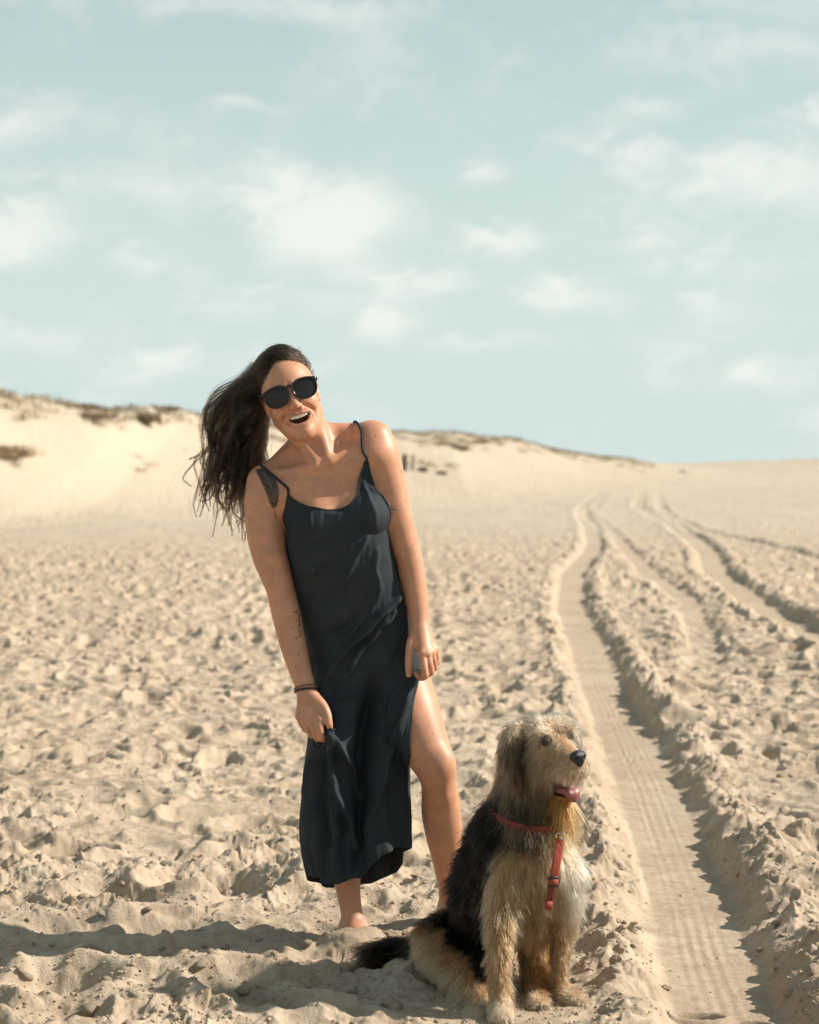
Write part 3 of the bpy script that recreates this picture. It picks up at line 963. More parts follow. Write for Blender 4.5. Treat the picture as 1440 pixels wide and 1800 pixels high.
WN = vnormals(WV, WF)
qx, qy = in_px(WV)                                       # where each point of the skin lies, to set out the tattoos on her arms
front = WN[:, 1] < .35
# feather on the upper arm: a curved vane with a serrated edge and a pale rib
a0, a1 = np.array([460., 822.]), np.array([486., 898.])
ax_ = (a1 - a0) / np.linalg.norm(a1 - a0)
tt = ((qx - a0[0]) * ax_[0] + (qy - a0[1]) * ax_[1]) / np.linalg.norm(a1 - a0)
uu = (qx - a0[0]) * -ax_[1] + (qy - a0[1]) * ax_[0]
uu = uu + 9 * np.sin(np.clip(tt, 0, 1) * 3.1)-4
wid = 12.5 * np.clip(np.sin(np.clip(tt * .93 + .12, 0, 1.0) * np.pi), 0, 1) ** .55
edge = wid * (1 + .05 * np.sin(tt * 70 + uu * .5))
fea = smooth01(1.2, -1.2, np.abs(uu) - edge) * ((tt > 0) & (tt < 1.02))
barb = .86 + .14 * smooth01(.2, .7, noise3(np.stack([tt * 26 + np.abs(uu) * .5, uu * .16, tt * 0], 1), 9))
arm = (WV[:, 0] < P(498, 860, 4.96)[0]) & front
tint(fea * arm * (1 - .12 * np.exp(-(uu / 1.0) ** 2)) * barb, (.018, .021, .020), .97)
tint(smooth01(1.4, .4, np.abs(uu)) * ((tt > .98) & (tt < 1.16)) * arm, (.05, .045, .04), .8)


def ink(pts, w, sel, amt=.8, colr=(.04, .04, .04)):
    d = np.full(len(WV), 99.)
    for (x0, y0), (x1, y1) in zip(pts[:-1], pts[1:]):
        ab = np.array([x1 - x0, y1 - y0])
        t = np.clip(((qx - x0) * ab[0] + (qy - y0) * ab[1]) / (ab @ ab), 0, 1)
        d = np.minimum(d, np.hypot(qx - x0 - t * ab[0], qy - y0 - t * ab[1]))
    tint(smooth01(w + .9, w - .6, d) * sel, colr, amt)


for ln in ([(518, 1075), (526, 1080), (527, 1100), (524, 1112)], [(517, 1076), (522, 1073)], [(520, 1090), (528, 1092)], [(520, 1121), (528, 1118), (529, 1108)], [(523, 1100), (530, 1096)]):
    ink(ln, .9, front & (qx < 545), .75)
for ln in ([(681, 897), (693, 895)], [(680, 900), (689, 903)], [(681, 893), (688, 890)], [(682, 906), (687, 908)]):
    ink(ln, 1.7, front & (qx > 670), .8)
for (mx_, my_, mr) in ((660, 766, 1.3), (712, 880, 1.2), (706, 830, 1.1), (552, 700, 1.1), (525, 1150, 1.3), (520, 1170, 1.1), (515, 1105, 1.0), (640, 868, .9), (505, 1050, 1.0), (760, 1290, 1.2), (770, 1420, 1.0), (598, 850, 1.0)):
    tint(smooth01(mr + .8, mr - .3, np.hypot(qx - mx_, qy - my_)) * front, (.16, .07, .04), .85)
# dark varnish on the nails
for H in (HAND_L,):
    t = P(*[H['thumb'][-1][i] for i in (0, 1, 2)]); t2 = P(*[H['thumb'][-2][i] for i in (0, 1, 2)])
    dnail = np.linalg.norm(WV - (t * .8 + t2 * .2) - np.array([0, -.007, 0]), axis=1)
    tint(smooth01(.0075, .006, dnail) * (WN[:, 1] < -.3), (.012, .012, .014))

m_skin, nt, b = new_mat('skin')
at = N(nt.nodes, 'ShaderNodeAttribute', attribute_name='col')
nt.links.new(at.outputs['Color'], b.inputs['Base Color'])
b.inputs['Roughness'].default_value = .48
b.inputs['Specular IOR Level'].default_value = .36
b.inputs['Subsurface Weight'].default_value = .12
b.inputs['Subsurface Radius'].default_value = (.012, .004, .0022)
b.inputs['Subsurface Scale'].default_value = .6
tc = N(nt.nodes, 'ShaderNodeTexCoord')
nz = N(nt.nodes, 'ShaderNodeTexNoise', inp={'Scale': 420.0, 'Detail': 3.0})
nt.links.new(tc.outputs['Object'], nz.inputs['Vector'])
bp = N(nt.nodes, 'ShaderNodeBump', inp={'Strength': .18, 'Distance': .0012})
nt.links.new(nz.outputs['Fac'], bp.inputs['Height'])
nt.links.new(bp.outputs[0], b.inputs['Normal'])

woman = obj('person', None, label='laughing woman in long dark dress leaning and lifting her skirt with both hands', category='person')
woman.location = (0, 0, 0)
me = mesh_np('body', WV, WF)
vcol(me, 'col', C)
obj('body', me, woman, m_skin)

# teeth: an arched row of upper teeth
m_teeth = plain('tooth_enamel', (.86, .82, .74), .22, spec=.5)
tv, tf = [], []
for i in range(-5, 6):
    x = i * .0064
    y = .0862 - 9.5 * x * x
    w = .00312 if abs(i) < 4 else .0027
    z1, z0 = -.0475 + 2.6 * x * x, -.0475 + 2.6 * x * x - (.0132 if abs(i) < 2 else .0120 if abs(i) < 4 else .0095)
    ang = math.atan(21 * x)
    pts_ = [(-w, .0, z1), (w, .0, z1), (w, .0012, (z0 + z1) / 2), (-w, .0012, (z0 + z1) / 2), (w * .85, .0, z0), (-w * .85, .0, z0), (-w * .8, -.003, z0), (w * .8, -.003, z0)]
    o = len(tv)
    for a, bq, c in pts_:
        tv.append(hp(x + a * math.cos(ang) + bq * math.sin(ang), y - a * math.sin(ang) + bq * math.cos(ang), c))
    tf += [(o, o + 1, o + 2, o + 3), (o + 3, o + 2, o + 4, o + 5), (o + 5, o + 4, o + 7, o + 6)]
me = bpy.data.meshes.new('teeth'); me.from_pydata([tuple(v) for v in tv], [], tf)
obj('teeth', me, woman, m_teeth)
# --- body field sampled so the cloth can lie on the skin
SF, SAX = W.field((-.46, 4.72, .0), (.16, 5.30, 1.50), .008, far=.08)
S_LO = np.array([a[0] for a in SAX]); S_N = np.array(SF.shape)


def sdf_at(p):
    q = (p - S_LO) / .008
    q = np.clip(q, 0, S_N - 1.001)
    i = q.astype(int); f = q - i
    r = 0
    for a in (0, 1):
        for b in (0, 1):
            for c in (0, 1):
                w = (f[:, 0] if a else 1 - f[:, 0]) * (f[:, 1] if b else 1 - f[:, 1]) * (f[:, 2] if c else 1 - f[:, 2])
                r = r + w * SF[i[:, 0] + a, i[:, 1] + b, i[:, 2] + c]
    return r


def sdf_grad(p, e=.006):
    g = np.stack([sdf_at(p + d) - sdf_at(p - d) for d in np.eye(3) * e], 1)
    return g / np.maximum(np.linalg.norm(g, axis=1), 1e-6)[:, None]


def seg_dist(x, y, pts):
    """distance to a polyline in photo-pixel units, and position 0..1 along it"""
    d = np.full(x.shape, 1e9); s = np.zeros(x.shape); n = len(pts) - 1
    for i, ((x0, y0), (x1, y1)) in enumerate(zip(pts[:-1], pts[1:])):
        ab = (x1 - x0, y1 - y0)
        t = np.clip(((x - x0) * ab[0] + (y - y0) * ab[1]) / (ab[0] ** 2 + ab[1] ** 2), 0, 1)
        e = np.hypot(x - x0 - t * ab[0], y - y0 - t * ab[1])
        s = np.where(e < d, (i + t) / n, s); d = np.minimum(d, e)
    return d, s


LV = [780, 850, 900, 940, 970, 1000, 1050, 1080, 1130, 1165, 1190, 1215, 1260, 1300, 1350, 1400, 1450, 1500, 1545, 1600]
LL = [498, 502, 503, 500, 503, 510, 520, 526, 538, 546, 549, 549, 545, 541, 537, 534, 531, 536, 547, 560]
RR = [684, 676, 683, 688, 693, 700, 713, 721, 735, 742, 738, 730, 723, 720, 720, 720, 720, 719, 717, 714]
CY = [4.985, 4.985, 4.99, 4.99, 4.995, 5.0, 5.02, 5.03, 5.05, 5.05, 5.05, 5.05, 5.05, 5.04, 5.03, 5.02, 5.01, 5.0, 5.0, 5.0]
DF = [.07, .09, .120, .130, .128, .120, .118, .122, .128, .13, .132, .135, .14, .145, .145, .14, .135, .13, .125, .12]
DB = [.08, .10, .11, .105, .10, .10, .11, .125, .14, .14, .14, .14, .14, .14, .13, .13, .13, .12, .12, .12]
T_TH = [0, 20, 35, 48, 55, 58, 63, 70, 78, 90, 105, 120, 135, 146, 152, 158, 166, 174, 190, 230, 270, 310, 345, 360]
T_PY = [908, 890, 864, 830, 806, 812, 848, 874, 887, 894, 895, 891, 884, 874, 866, 878, 892, 902, 908, 905, 900, 905, 908, 908]
H_TH = [0, 37, 55, 70, 80, 90, 105, 124, 150, 180, 225, 270, 315, 345, 360]
H_PY = [1490, 1491, 1498, 1510, 1528, 1545, 1553, 1555, 1546, 1540, 1562, 1556, 1535, 1500, 1490]
NRW, NTH = 300, 460
th = np.linspace(0, 2 * np.pi, NTH, endpoint=False)
thd = np.degrees(th)
top = np.interp(thd, T_TH, T_PY); hem = np.interp(thd, H_TH, H_PY)
hem = hem + .8 * np.sin(th * 9 + 1) + .5 * np.sin(th * 17)
s = np.linspace(0, 1, NRW)[:, None]
PY = top[None] * (1 - s) + hem[None] * s
TH = np.broadcast_to(th[None], PY.shape)
l_, r_, cy_, df_, db_ = (pch(PY.ravel(), LV, v).reshape(PY.shape) for v in (LL, RR, CY, DF, DB))
cx, hw = (l_ + r_) / 2, (r_ - l_) / 2
co, si = np.cos(TH), np.sin(TH)
pw = .86
PX = cx + hw * np.sign(co) * np.abs(co) ** pw
DY = np.where(si > 0, df_, db_) * np.sign(si) * np.abs(si) ** pw
Yd = cy_ - DY
frontm = smooth01(-.15, .25, si)
# folds: (polyline, height, half width px)
FOLDS = [([(708, 1040), (668, 1083), (630, 1125), (597, 1163), (573, 1203), (566, 1245)], .013, 8), ([(699, 1070), (672, 1100), (645, 1132), (625, 1160), (616, 1185)], .012, 7),
         ([(652, 942), (627, 975), (609, 1010), (602, 1050)], .008, 8), ([(664, 960), (657, 1000), (663, 1030)], .006, 7), ([(668, 1030), (660, 1057), (632, 1095), (602, 1135)], .007, 6),
         ([(566, 980), (548, 1012)], .005, 7), ([(579, 1294), (585, 1340), (598, 1400), (618, 1450), (630, 1500)], .019, 8), ([(584, 1294), (606, 1325), (628, 1358), (636, 1410)], .015, 8),
         ([(562, 1302), (547, 1360), (540, 1430), (543, 1510)], .013, 10), ([(724, 1195), (704, 1280), (676, 1365), (657, 1420), (642, 1462)], .018, 9),
         ([(660, 1190), (648, 1290), (638, 1390), (634, 1520)], -.045, 24), ([(583, 1226), (608, 1229), (627, 1216)], .004, 5), ([(582, 1254), (603, 1264)], .006, 5),
         ([(585, 1262), (598, 1290)], .005, 5), ([(712, 1012), (696, 1040), (690, 1075)], .006, 6), ([(716, 1035), (700, 1058)], .006, 5), ([(570, 1320), (565, 1400), (572, 1480), (570, 1540)], -.012, 10),
         ([(690, 1330), (690, 1400), (688, 1480)], -.010, 14), ([(604, 1420), (600, 1480), (606, 1550)], -.012, 12), ([(540, 955), (560, 960), (590, 950)], -.004, 10),
         ([(530, 900), (526, 950), (530, 1000)], .004, 7), ([(548, 900), (549, 930)], .003, 4), ([(640, 850), (648, 890), (655, 920)], .004, 5), ([(655, 850), (662, 880)], .003, 4),
         ([(575, 1120), (600, 1110), (640, 1080)], -.006, 12), ([(560, 1060), (600, 1050)], -.005, 18), ([(722, 1120), (700, 1150), (690, 1180)], -.006, 10), ([(715, 1190), (690, 1230), (670, 1280)], .008, 7),
         ([(700, 1300), (685, 1340), (672, 1400)], -.012, 8)]
disp = np.zeros_like(PX)
wobx = PX + 3.5 * noise2(PX / 30, PY / 40, 81); woby = PY + 3.5 * noise2(PX / 30, PY / 40, 82)
for pts_, amp, wd in FOLDS:
    d, u = seg_dist(wobx, woby, pts_)
    disp += 1.9 * amp * np.exp(-(d / (.72 * wd)) ** 2) * smooth01(-.02, .25, u) ** .5 * (1 - .45 * smooth01(.7, 1.0, u))
disp += .010 * np.exp(-(((PX - 640) / 42) ** 2 + ((PY - 1035) / 38) ** 2))
disp *= frontm
low = smooth01(1180, 1500, PY)
disp += low * (.008 * np.sin(TH * 6 + .8 + .004 * PY) + .005 * np.sin(TH * 13 + 2))
disp += .0022 * noise2(PX / 26, PY / 60, 83) + .0012 * noise2(PX / 9, PY / 30, 84)
# cloth pulled up into the fists
pull = np.zeros_like(PX)
for (hx, hy, amt, wx_, wy_) in ((577, 1290, .085, 34, 46), (738, 1188, .065, 26, 36), (540, 1262, .03, 30, 30)):
    pull += amt * np.exp(-np.sqrt(((PX - hx) / wx_) ** 2 + ((PY - hy) / wy_) ** 2)) * smooth01(-.35, .1, si)
Yd = Yd - pull
DV = np.stack([(PX - 720) / FPX * Yd, Yd, CAMH - (PY - HZN) / FPX * Yd], -1).reshape(-1, 3)
idx = np.arange(NRW * NTH).reshape(NRW, NTH)
DFc = np.stack([idx[:-1], np.roll(idx, -1, 1)[:-1], np.roll(idx, -1, 1)[1:], idx[1:]], -1).reshape(-1, 4)
# lie on the skin along the neckline, stay off it elsewhere
pyf = PY.ravel()
snap = smooth01(60, 8, (PY - top[None]).ravel()) * smooth01(905, 880, pyf)
lowmask = smooth01(1185, 1140, pyf)
lowmask = np.maximum(lowmask, (PX.ravel() < 660) * 1.0)
slitf = (pyf > 1150) & (PX.ravel() >= 640) & (si.ravel() > .02)          # front sheet stays in front of the thigh up to the slit edge
for it in range(4):
    dd = sdf_at(DV); g = sdf_grad(DV)
    move = np.where(dd < .006, (.006 - dd) * lowmask, 0) + np.where((dd > .004) & (dd < .06), -(dd - .004) * snap, 0)
    DV = DV + g * move[:, None]
for it in range(16):
    dd = sdf_at(DV)
    DV[:, 1] -= np.where(slitf & (dd < .008), np.clip(.010 - dd, .002, .03), 0)
DN = vnormals(DV, DFc)
if (DN[:, 1] * (si.ravel() > .5)).sum() > 0:
    DN = -DN; DFc = DFc[:, ::-1]
DV = DV + DN * disp.ravel()[:, None]
dd = sdf_at(DV)
DV = DV + sdf_grad(DV) * (np.where(dd < .0045, .0045 - dd, 0) * lowmask)[:, None]
for it in range(6):
    dd = sdf_at(DV)
    DV[:, 1] -= np.where(slitf & (dd < .005), np.clip(.007 - dd, .002, .03), 0)
DV = relax(DV, DFc, 1, .4)
_reg = np.where(slitf, 1.0, 0.0)[:, None]
for it in range(14):                                     # let the cloth beside the slit hang smooth
    _g = DV.reshape(NRW, NTH, 3)
    _s = _g.copy(); _s[1:-1, 1:-1] = (_g[:-2, 1:-1] + _g[2:, 1:-1] + _g[1:-1, :-2] + _g[1:-1, 2:]) / 4
    DV = DV + .6 * _reg * (_s.reshape(-1, 3) - DV)
    dd = sdf_at(DV)
    DV[:, 1] -= np.where(slitf & (dd < .004), np.clip(.006 - dd, .001, .02), 0)
# the slit: where the thigh comes out the cloth is open
inleg = (sdf_at(DV) < .003) & (pyf > 1188) & (PX.ravel() > 640) & (si.ravel() < .1)
el_ = np.linalg.norm(DV[DFc[:, 0]] - DV[DFc[:, 1]], axis=1)
keep = ~inleg[DFc].any(1) & ~((el_ > .03) & (pyf[DFc[:, 0]] > 1188))
DFc = DFc[keep]
m_dress, nt, b = new_mat('ribbed_jersey')
nd, lk = nt.nodes, nt.links
ua = N(nd, 'ShaderNodeAttribute', attribute_name='around')
wv = N(nd, 'ShaderNodeMath', operation='SINE')
ml = N(nd, 'ShaderNodeMath', operation='MULTIPLY', inp={1: 2 * math.pi * 150})
lk.new(ua.outputs['Fac'], ml.inputs[0]); lk.new(ml.outputs[0], wv.inputs[0])
tc = N(nd, 'ShaderNodeTexCoord')
nz = N(nd, 'ShaderNodeTexNoise', inp={'Scale': 700.0, 'Detail': 2.0})
lk.new(tc.outputs['Object'], nz.inputs['Vector'])
b1_ = N(nd, 'ShaderNodeBump', inp={'Strength': .20, 'Distance': .0010})
lk.new(wv.outputs[0], b1_.inputs['Height'])
b2_ = N(nd, 'ShaderNodeBump', inp={'Strength': .25, 'Distance': .0006})
lk.new(nz.outputs['Fac'], b2_.inputs['Height']); lk.new(b1_.outputs[0], b2_.inputs['Normal'])
lk.new(b2_.outputs[0], b.inputs['Normal'])
nz2 = N(nd, 'ShaderNodeTexNoise', inp={'Scale': 14.0, 'Detail': 4.0})
lk.new(tc.outputs['Object'], nz2.inputs['Vector'])
rp = N(nd, 'ShaderNodeValToRGB')
rp.color_ramp.elements[0].position, rp.color_ramp.elements[0].color = .3, (.027, .0315, .0365, 1)
rp.color_ramp.elements[1].position, rp.color_ramp.elements[1].color = .7, (.037, .043, .0495, 1)
lk.new(nz2.outputs['Fac'], rp.inputs[0]); lk.new(rp.outputs[0], b.inputs['Base Color'])
b.inputs['Roughness'].default_value = .72
b.inputs['Specular IOR Level'].default_value = .04
b.inputs['Sheen Weight'].default_value = .0
b.inputs['Sheen Roughness'].default_value = .45
b.inputs['Sheen Tint'].default_value = (.6, .7, .8, 1)
me = mesh_np('dress', DV, DFc)
vcol(me, 'around', (TH / (2 * np.pi)).ravel())
dress = obj('dress', me, woman, m_dress)
dress['label'] = 'charcoal ribbed slip dress with thin straps'
so = dress.modifiers.new('thickness', 'SOLIDIFY'); so.thickness = .0018; so.offset = -1
# rolled edge along the neckline and the hem, and the shoulder straps
rim = DV[idx[0]]
v1, f1 = tube_np(np.concatenate([rim[::2], rim[:1]]), .0022, 6, cap=False)
obj('neckline_binding', quads_mesh('neckline_binding', v1, f1), dress, m_dress)


def strap(pts):
    Q = catmull(np.array(pts), 10)
    for it in range(5):
        Q = Q + sdf_grad(Q) * (.004 - np.clip(sdf_at(Q), -.05, .06))[:, None]
    return Q


kR, kL = int(round(55 / 360 * NTH)), int(round(152 / 360 * NTH))
sR = strap([P(639, 806, 4.88), P(634, 778, 4.90), P(629, 752, 4.93), P(626, 738, 4.97), P(622, 742, 5.02), P(618, 790, 5.07), P(612, 850, 5.09)])
sL = strap([P(509, 866, 4.89), P(497, 850, 4.90), P(483, 836, 4.92), P(467, 824, 4.945), P(456, 817, 4.975), P(462, 822, 5.02), P(500, 860, 5.08)])
sR = catmull(np.concatenate([[rim[kR]], sR[6::6]]), 6); sL = catmull(np.concatenate([[rim[kL]], sL[6::6]]), 6)
for q in (sR, sL):
    v1, f1 = tube_np(q, .0036, 8)
    obj('strap', quads_mesh('strap', v1, f1), dress, m_dress)
# --- sunglasses: rounded black frame, two lenses, two temples
m_frame = plain('black_acetate', (.006, .006, .007), .18, spec=.5)
m_lens, nt, b = new_mat('dark_lens')
b.inputs['Base Color'].default_value = (.016, .013, .014, 1)
b.inputs['Roughness'].default_value = .04
b.inputs['Specular IOR Level'].default_value = .3
glasses = obj('sunglasses', None, label='black rounded sunglasses with dark lenses worn by the laughing woman', category='sunglasses')
GZ = .0125


def gy(x):
    return .1015 - 2.3 * x * x


def gl(x, z, dy=0):
    return hp(x, gy(x) + dy - .10 * (z - GZ) * 0, z)


def rim_shape(a, bt, bb, flare, n=72):
    f = np.linspace(0, 2 * np.pi, n, endpoint=False)
    c, s_ = np.cos(f), np.sin(f)
    x = a * np.sign(c) * np.abs(c) ** .88
    z = np.where(s_ > 0, bt * np.abs(s_) ** .78, -bb * np.abs(s_) ** .95)
    x = x + flare * np.exp(-((f - .50) / .30) ** 2)
    z = z + flare * .3 * np.exp(-((f - .55) / .30) ** 2)
    return x, z


fv, ff = [], []
for sgn in (-1, 1):
    xo, zo = rim_shape(.0348, .0255, .0328, .0060)
    xi, zi = rim_shape(.0296, .0195, .0282, .0)
    n = len(xo)
    ring = []
    for (x, z, dy) in ((xi, zi, -.0018), (xi * 1.02, zi * 1.02, .0022), (xo * .985, zo * .985, .0030), (xo, zo, .0012), (xo, zo, -.0022), (xo * .97, zo * .97, -.0034)):
        ring.append([gl(sgn * (.0385 + xx), GZ + zz, dy) for xx, zz in zip(x, z)])
    o = len(fv)
    for r in ring:
        fv += r
    m = len(ring)
    for i in range(m):
        for j in range(n):
            q = (o + i * n + j, o + i * n + (j + 1) % n, o + ((i + 1) % m) * n + (j + 1) % n, o + ((i + 1) % m) * n + j)
            ff.append(q if sgn > 0 else q[::-1])
    # lens: a gently domed disc
    lv, lf = [gl(sgn * .0385, GZ, .0014)], []
    for k in (1, 2, 3, 4):
        t = k / 4
        lv += [gl(sgn * (.0385 + xx * t), GZ + zz * t, .0014 - .0018 * t * t) for xx, zz in zip(xi * 1.01, zi * 1.01)]
    for j in range(n):
        lf.append((0, 1 + j, 1 + (j + 1) % n))
        for k in range(3):
            a_, c_ = 1 + k * n, 1 + (k + 1) * n
            lf.append((a_ + j, c_ + j, c_ + (j + 1) % n, a_ + (j + 1) % n))
    me = bpy.data.meshes.new('lens'); me.from_pydata([tuple(v) for v in lv], [], lf)
    me.polygons.foreach_set('use_smooth', [True] * len(me.polygons))
    obj('lens', me, glasses, m_lens)
    tp = catmull(np.array([hp(sgn * .0770, .086, GZ + .013), hp(sgn * .0775, .060, GZ + .013), hp(sgn * .0760, .020, GZ + .012), hp(sgn * .0740, -.008, GZ + .010), hp(sgn * .0725, -.026, GZ + .000), hp(sgn * .071, -.036, GZ - .016)]), 6)
    v1, f1 = tube_np(tp, .003, 10, flat=(.0052, .0020, HX))
    obj('temple', quads_mesh('temple', v1, f1), glasses, m_frame)
br = catmull(np.array([gl(-.0075, GZ + .008), gl(-.004, GZ + .0135), gl(0, GZ + .0148), gl(.004, GZ + .0135), gl(.0075, GZ + .008)]), 5)
v1, f1 = tube_np(br, .0032, 10)
o = len(fv)
fv += list(v1); ff += [tuple(int(k) + o for k in q) if q[2] != q[3] else tuple(int(k) + o for k in q[:3]) for q in f1]
me = bpy.data.meshes.new('frame'); me.from_pydata([tuple(v) for v in fv], [], ff)
me.polygons.foreach_set('use_smooth', [True] * len(me.polygons))
obj('frame', me, glasses, m_frame)
# --- bracelets on her right wrist: a dark cord and a chain of small bronze links
m_cord = plain('dark_cord', (.012, .011, .012), .6, noise=.4, scale=300)
m_bronze = plain('bronze_link', (.28, .14, .10), .35, metal=.7)
wc, wa = P(537, 1209, 4.914), P(541.5, 1224, 4.905) - P(532, 1192, 4.92)
wa /= np.linalg.norm(wa)
u1 = np.cross(wa, [0, 1, 0]); u1 /= np.linalg.norm(u1); u2 = np.cross(wa, u1)


def wrist_ring(c, off, tilt, n=48, e=.002):
    out = []
    for a in np.linspace(0, 2 * np.pi, n, endpoint=False):
        d = u1 * math.cos(a) + u2 * math.sin(a)
        p = c + wa * (off + tilt * math.cos(a))
        r = .012
        while W_at(p + d * r) < e and r < .05:
            r += .0006
        out.append(p + d * r)
    return np.array(out)


def W_at(p):
    return float(sdf_at(np.asarray(p)[None])[0])


r1_ = wrist_ring(wc, .008, .006, 40, .003)
v1, f1 = tube_np(np.concatenate([r1_, r1_[:2]]), .0026, 8, cap=False)
obj('cord_bracelet', quads_mesh('cord_bracelet', v1, f1), None, m_cord, label='thick black cord bracelet around her wrist above the left fist in the picture', category='bracelet', group='bracelets')
r2_ = wrist_ring(wc, -.001, .004, 40, .0025)
chain_b = obj('chain_bracelet', None, label='thin bronze chain bracelet just above the black cord on her wrist', category='bracelet', group='bracelets')
for i in range(0, 40, 2):
    p0, p1 = r2_[i], r2_[(i + 2) % 40]
    mid = (p0 + p1) / 2; d = (p1 - p0); ln = np.linalg.norm(d); d /= ln
    nn = mid - wc; nn = nn - d * (nn @ d); nn /= np.linalg.norm(nn)
    sd = np.cross(d, nn) if i % 4 else nn
    f = np.linspace(0, 2 * np.pi, 13)
    loop = np.array([mid + d * math.cos(t) * ln * .62 + sd * math.sin(t) * .0022 for t in f])
    v1, f1 = tube_np(loop, .0008, 6, cap=False)
    obj('link', quads_mesh('link', v1, f1), chain_b, m_bronze)
# --- her hair: wet locks combed over the crown and blown to the left of the picture
m_hair, nt, _b = new_mat('brown_hair')
nt.nodes.clear()
o_ = N(nt.nodes, 'ShaderNodeOutputMaterial')
hb = N(nt.nodes, 'ShaderNodeBsdfHairPrincipled')
hb.parametrization = 'COLOR'
hb.inputs['Roughness'].default_value = .28
hb.inputs['Radial Roughness'].default_value = .45
hb.inputs['IOR'].default_value = 1.42
at = N(nt.nodes, 'ShaderNodeAttribute', attribute_name='col')
nt.links.new(at.outputs['Color'], hb.inputs['Color'])
nt.links.new(hb.outputs[0], o_.inputs[0])
rg = np.random.default_rng(4)
SC = np.array([.0705, .092, .082]) * 1.03                # skull ellipsoid the hair lies on
S0 = np.array([0, -.022, .048])


def skull(d, k=1.0):
    return S0 + SC * (d / np.linalg.norm(d, axis=-1, keepdims=True)) * (k if np.isscalar(k) else np.asarray(k)[..., None])


# root directions: everything above a hairline that runs forehead - temple - behind the ear
d = rg.normal(size=(60000, 3)); d /= np.linalg.norm(d, axis=1)[:, None]
fr, upz, sx = d[:, 1], d[:, 2], np.abs(d[:, 0])
hairline = np.where(fr > .0, .22 + .52 * fr - .30 * sx * (fr > .25), .15 - .9 * (-fr)) - .30 * smooth01(.05, .7, -d[:, 0]) * (fr > 0)
ok = upz > hairline
roots = d[ok]
LOCKS = 190
# each lock: exit on the left of the head, then a blown path (picture px, distance)
lock_c, lock_v = [], []
for i in range(LOCKS):
    v = rg.random()
    j = lambda s_: rg.normal() * s_
    ex = (449 + 15 * v + j(4), 650 + 88 * v + j(7), 4.995 + .03 * v + j(.022))
    m1 = (419 + 39 * v + j(8), 686 + 94 * v + j(9), 5.01 + .02 * v + j(.026))
    m2 = (392 + 56 * v + j(17), 735 + 92 * v + j(15), 5.045 + j(.028))
    en = (376 + 62 * v + j(20), 815 + 58 * v + j(22), 5.065 + j(.03))
    en2 = (en[0] + 4 + j(11), en[1] + 30 + j(16), en[2])
    if v < .16 and rg.random() < .6:                     # outer wisps that fly out and curl
        m1 = (394 + j(10), 704 + j(10), 5.02); m2 = (368 + j(10), 742 + j(14), 5.03); en = (372 + j(12), 800 + j(26), 5.03); en2 = (358 + j(8), 868 + j(14), 5.03)
    lock_c.append([P(*q) for q in (ex, m1, m2, en, en2)])
    lock_v.append(v)
lock_c, lock_v = np.array(lock_c), np.array(lock_v)
NS = 6800
ri = rg.integers(0, len(roots), NS)
rd = roots[ri]
# strands from the crown and front go to the outer locks, those from the sides and back to the inner ones
want = np.clip(.55 - .45 * rd[:, 2] + .30 * rd[:, 0] * 0 + rg.normal(size=NS) * .22 - .10 * rd[:, 1], 0, 1)
order = np.argsort(lock_v)
rank = np.argsort(np.argsort(want + 1e-3 * rg.random(NS))) / NS
li = order[np.clip((rank * LOCKS).astype(int), 0, LOCKS - 1)]
K = 22
tt_ = np.linspace(0, 1, K)
H = np.empty((NS, K, 3), np.float32)
exd = np.array([-.93, -.10, .05])
lift = 1.0 + .15 * np.exp(-((rd[:, 2] - .75) / .35) ** 2) * (.5 + rg.random(NS)) + .03 * rg.random(NS)
ctrl = []
tgt = np.stack([np.full(NS, -.88), -.20 + .35 * rg.normal(size=NS) * .6, .78 - 1.25 * want + .10 * rg.normal(size=NS)], 1)
for f, kk in ((0, 1.0), (.08, 1.03), (.32, 1.05), (.60, 1.06), (.86, 1.05)):
    # first combed back from the hairline, then round to the left
    back = rd + np.array([-.10, -.10, .35]) * (f * (1 - f) * 1.2) * (rd[:, 1:2] > -.2)
    dd_ = back * (1 - f) + tgt * f
    q = skull(dd_, (kk if f == 0 else kk * (1 + (lift - 1) * max(0, 1 - 1.9 * abs(f - .3)))))
    ctrl.append(HC + q[:, :1] * HX + q[:, 1:2] * HY + q[:, 2:] * HZ)
spread = rg.normal(size=(NS, 3)) * np.array([.0028, .006, .0028])
for k in range(5):
    ctrl.append(lock_c[li, k] + spread * (1.8, 1.35, .75, .42, .16)[k] + rg.normal(size=(NS, 3)) * (.0012 if k < 4 else .0004))
Cc = np.stack(ctrl, 1)                                   # NS, 10, 3
E = np.concatenate([2 * Cc[:, :1] - Cc[:, 1:2], Cc, 2 * Cc[:, -1:] - Cc[:, -2:-1]], 1)
ncp = Cc.shape[1]
length = np.where(rg.random(NS) < .5, rg.uniform(.62, .98, NS), 1.0)
for k in range(K):
    u = tt_[k] * length * (ncp - 1) * .9999
    i = u.astype(int); f = (u - i)[:, None]
    ar = np.arange(NS)
    p0, p1, p2, p3 = E[ar, i], E[ar, i + 1], E[ar, i + 2], E[ar, i + 3]
    H[:, k] = .5 * (2 * p1 + (p2 - p0) * f + (2 * p0 - 5 * p1 + 4 * p2 - p3) * f * f + (3 * p1 - p0 - 3 * p2 + p3) * f ** 3)
ph = rg.random(LOCKS) * 6.28
wav = ((.0085 * np.sin(tt_[None] * 14 + ph[li][:, None] + .15 * rg.normal(size=(NS, 1))) + .0015 * np.sin(tt_[None] * 31 + rg.random((NS, 1)) * 6)) * smooth01(.45, 1, tt_)[None])[:, :, None]
H = H + wav * np.array([.8, .5, .5])
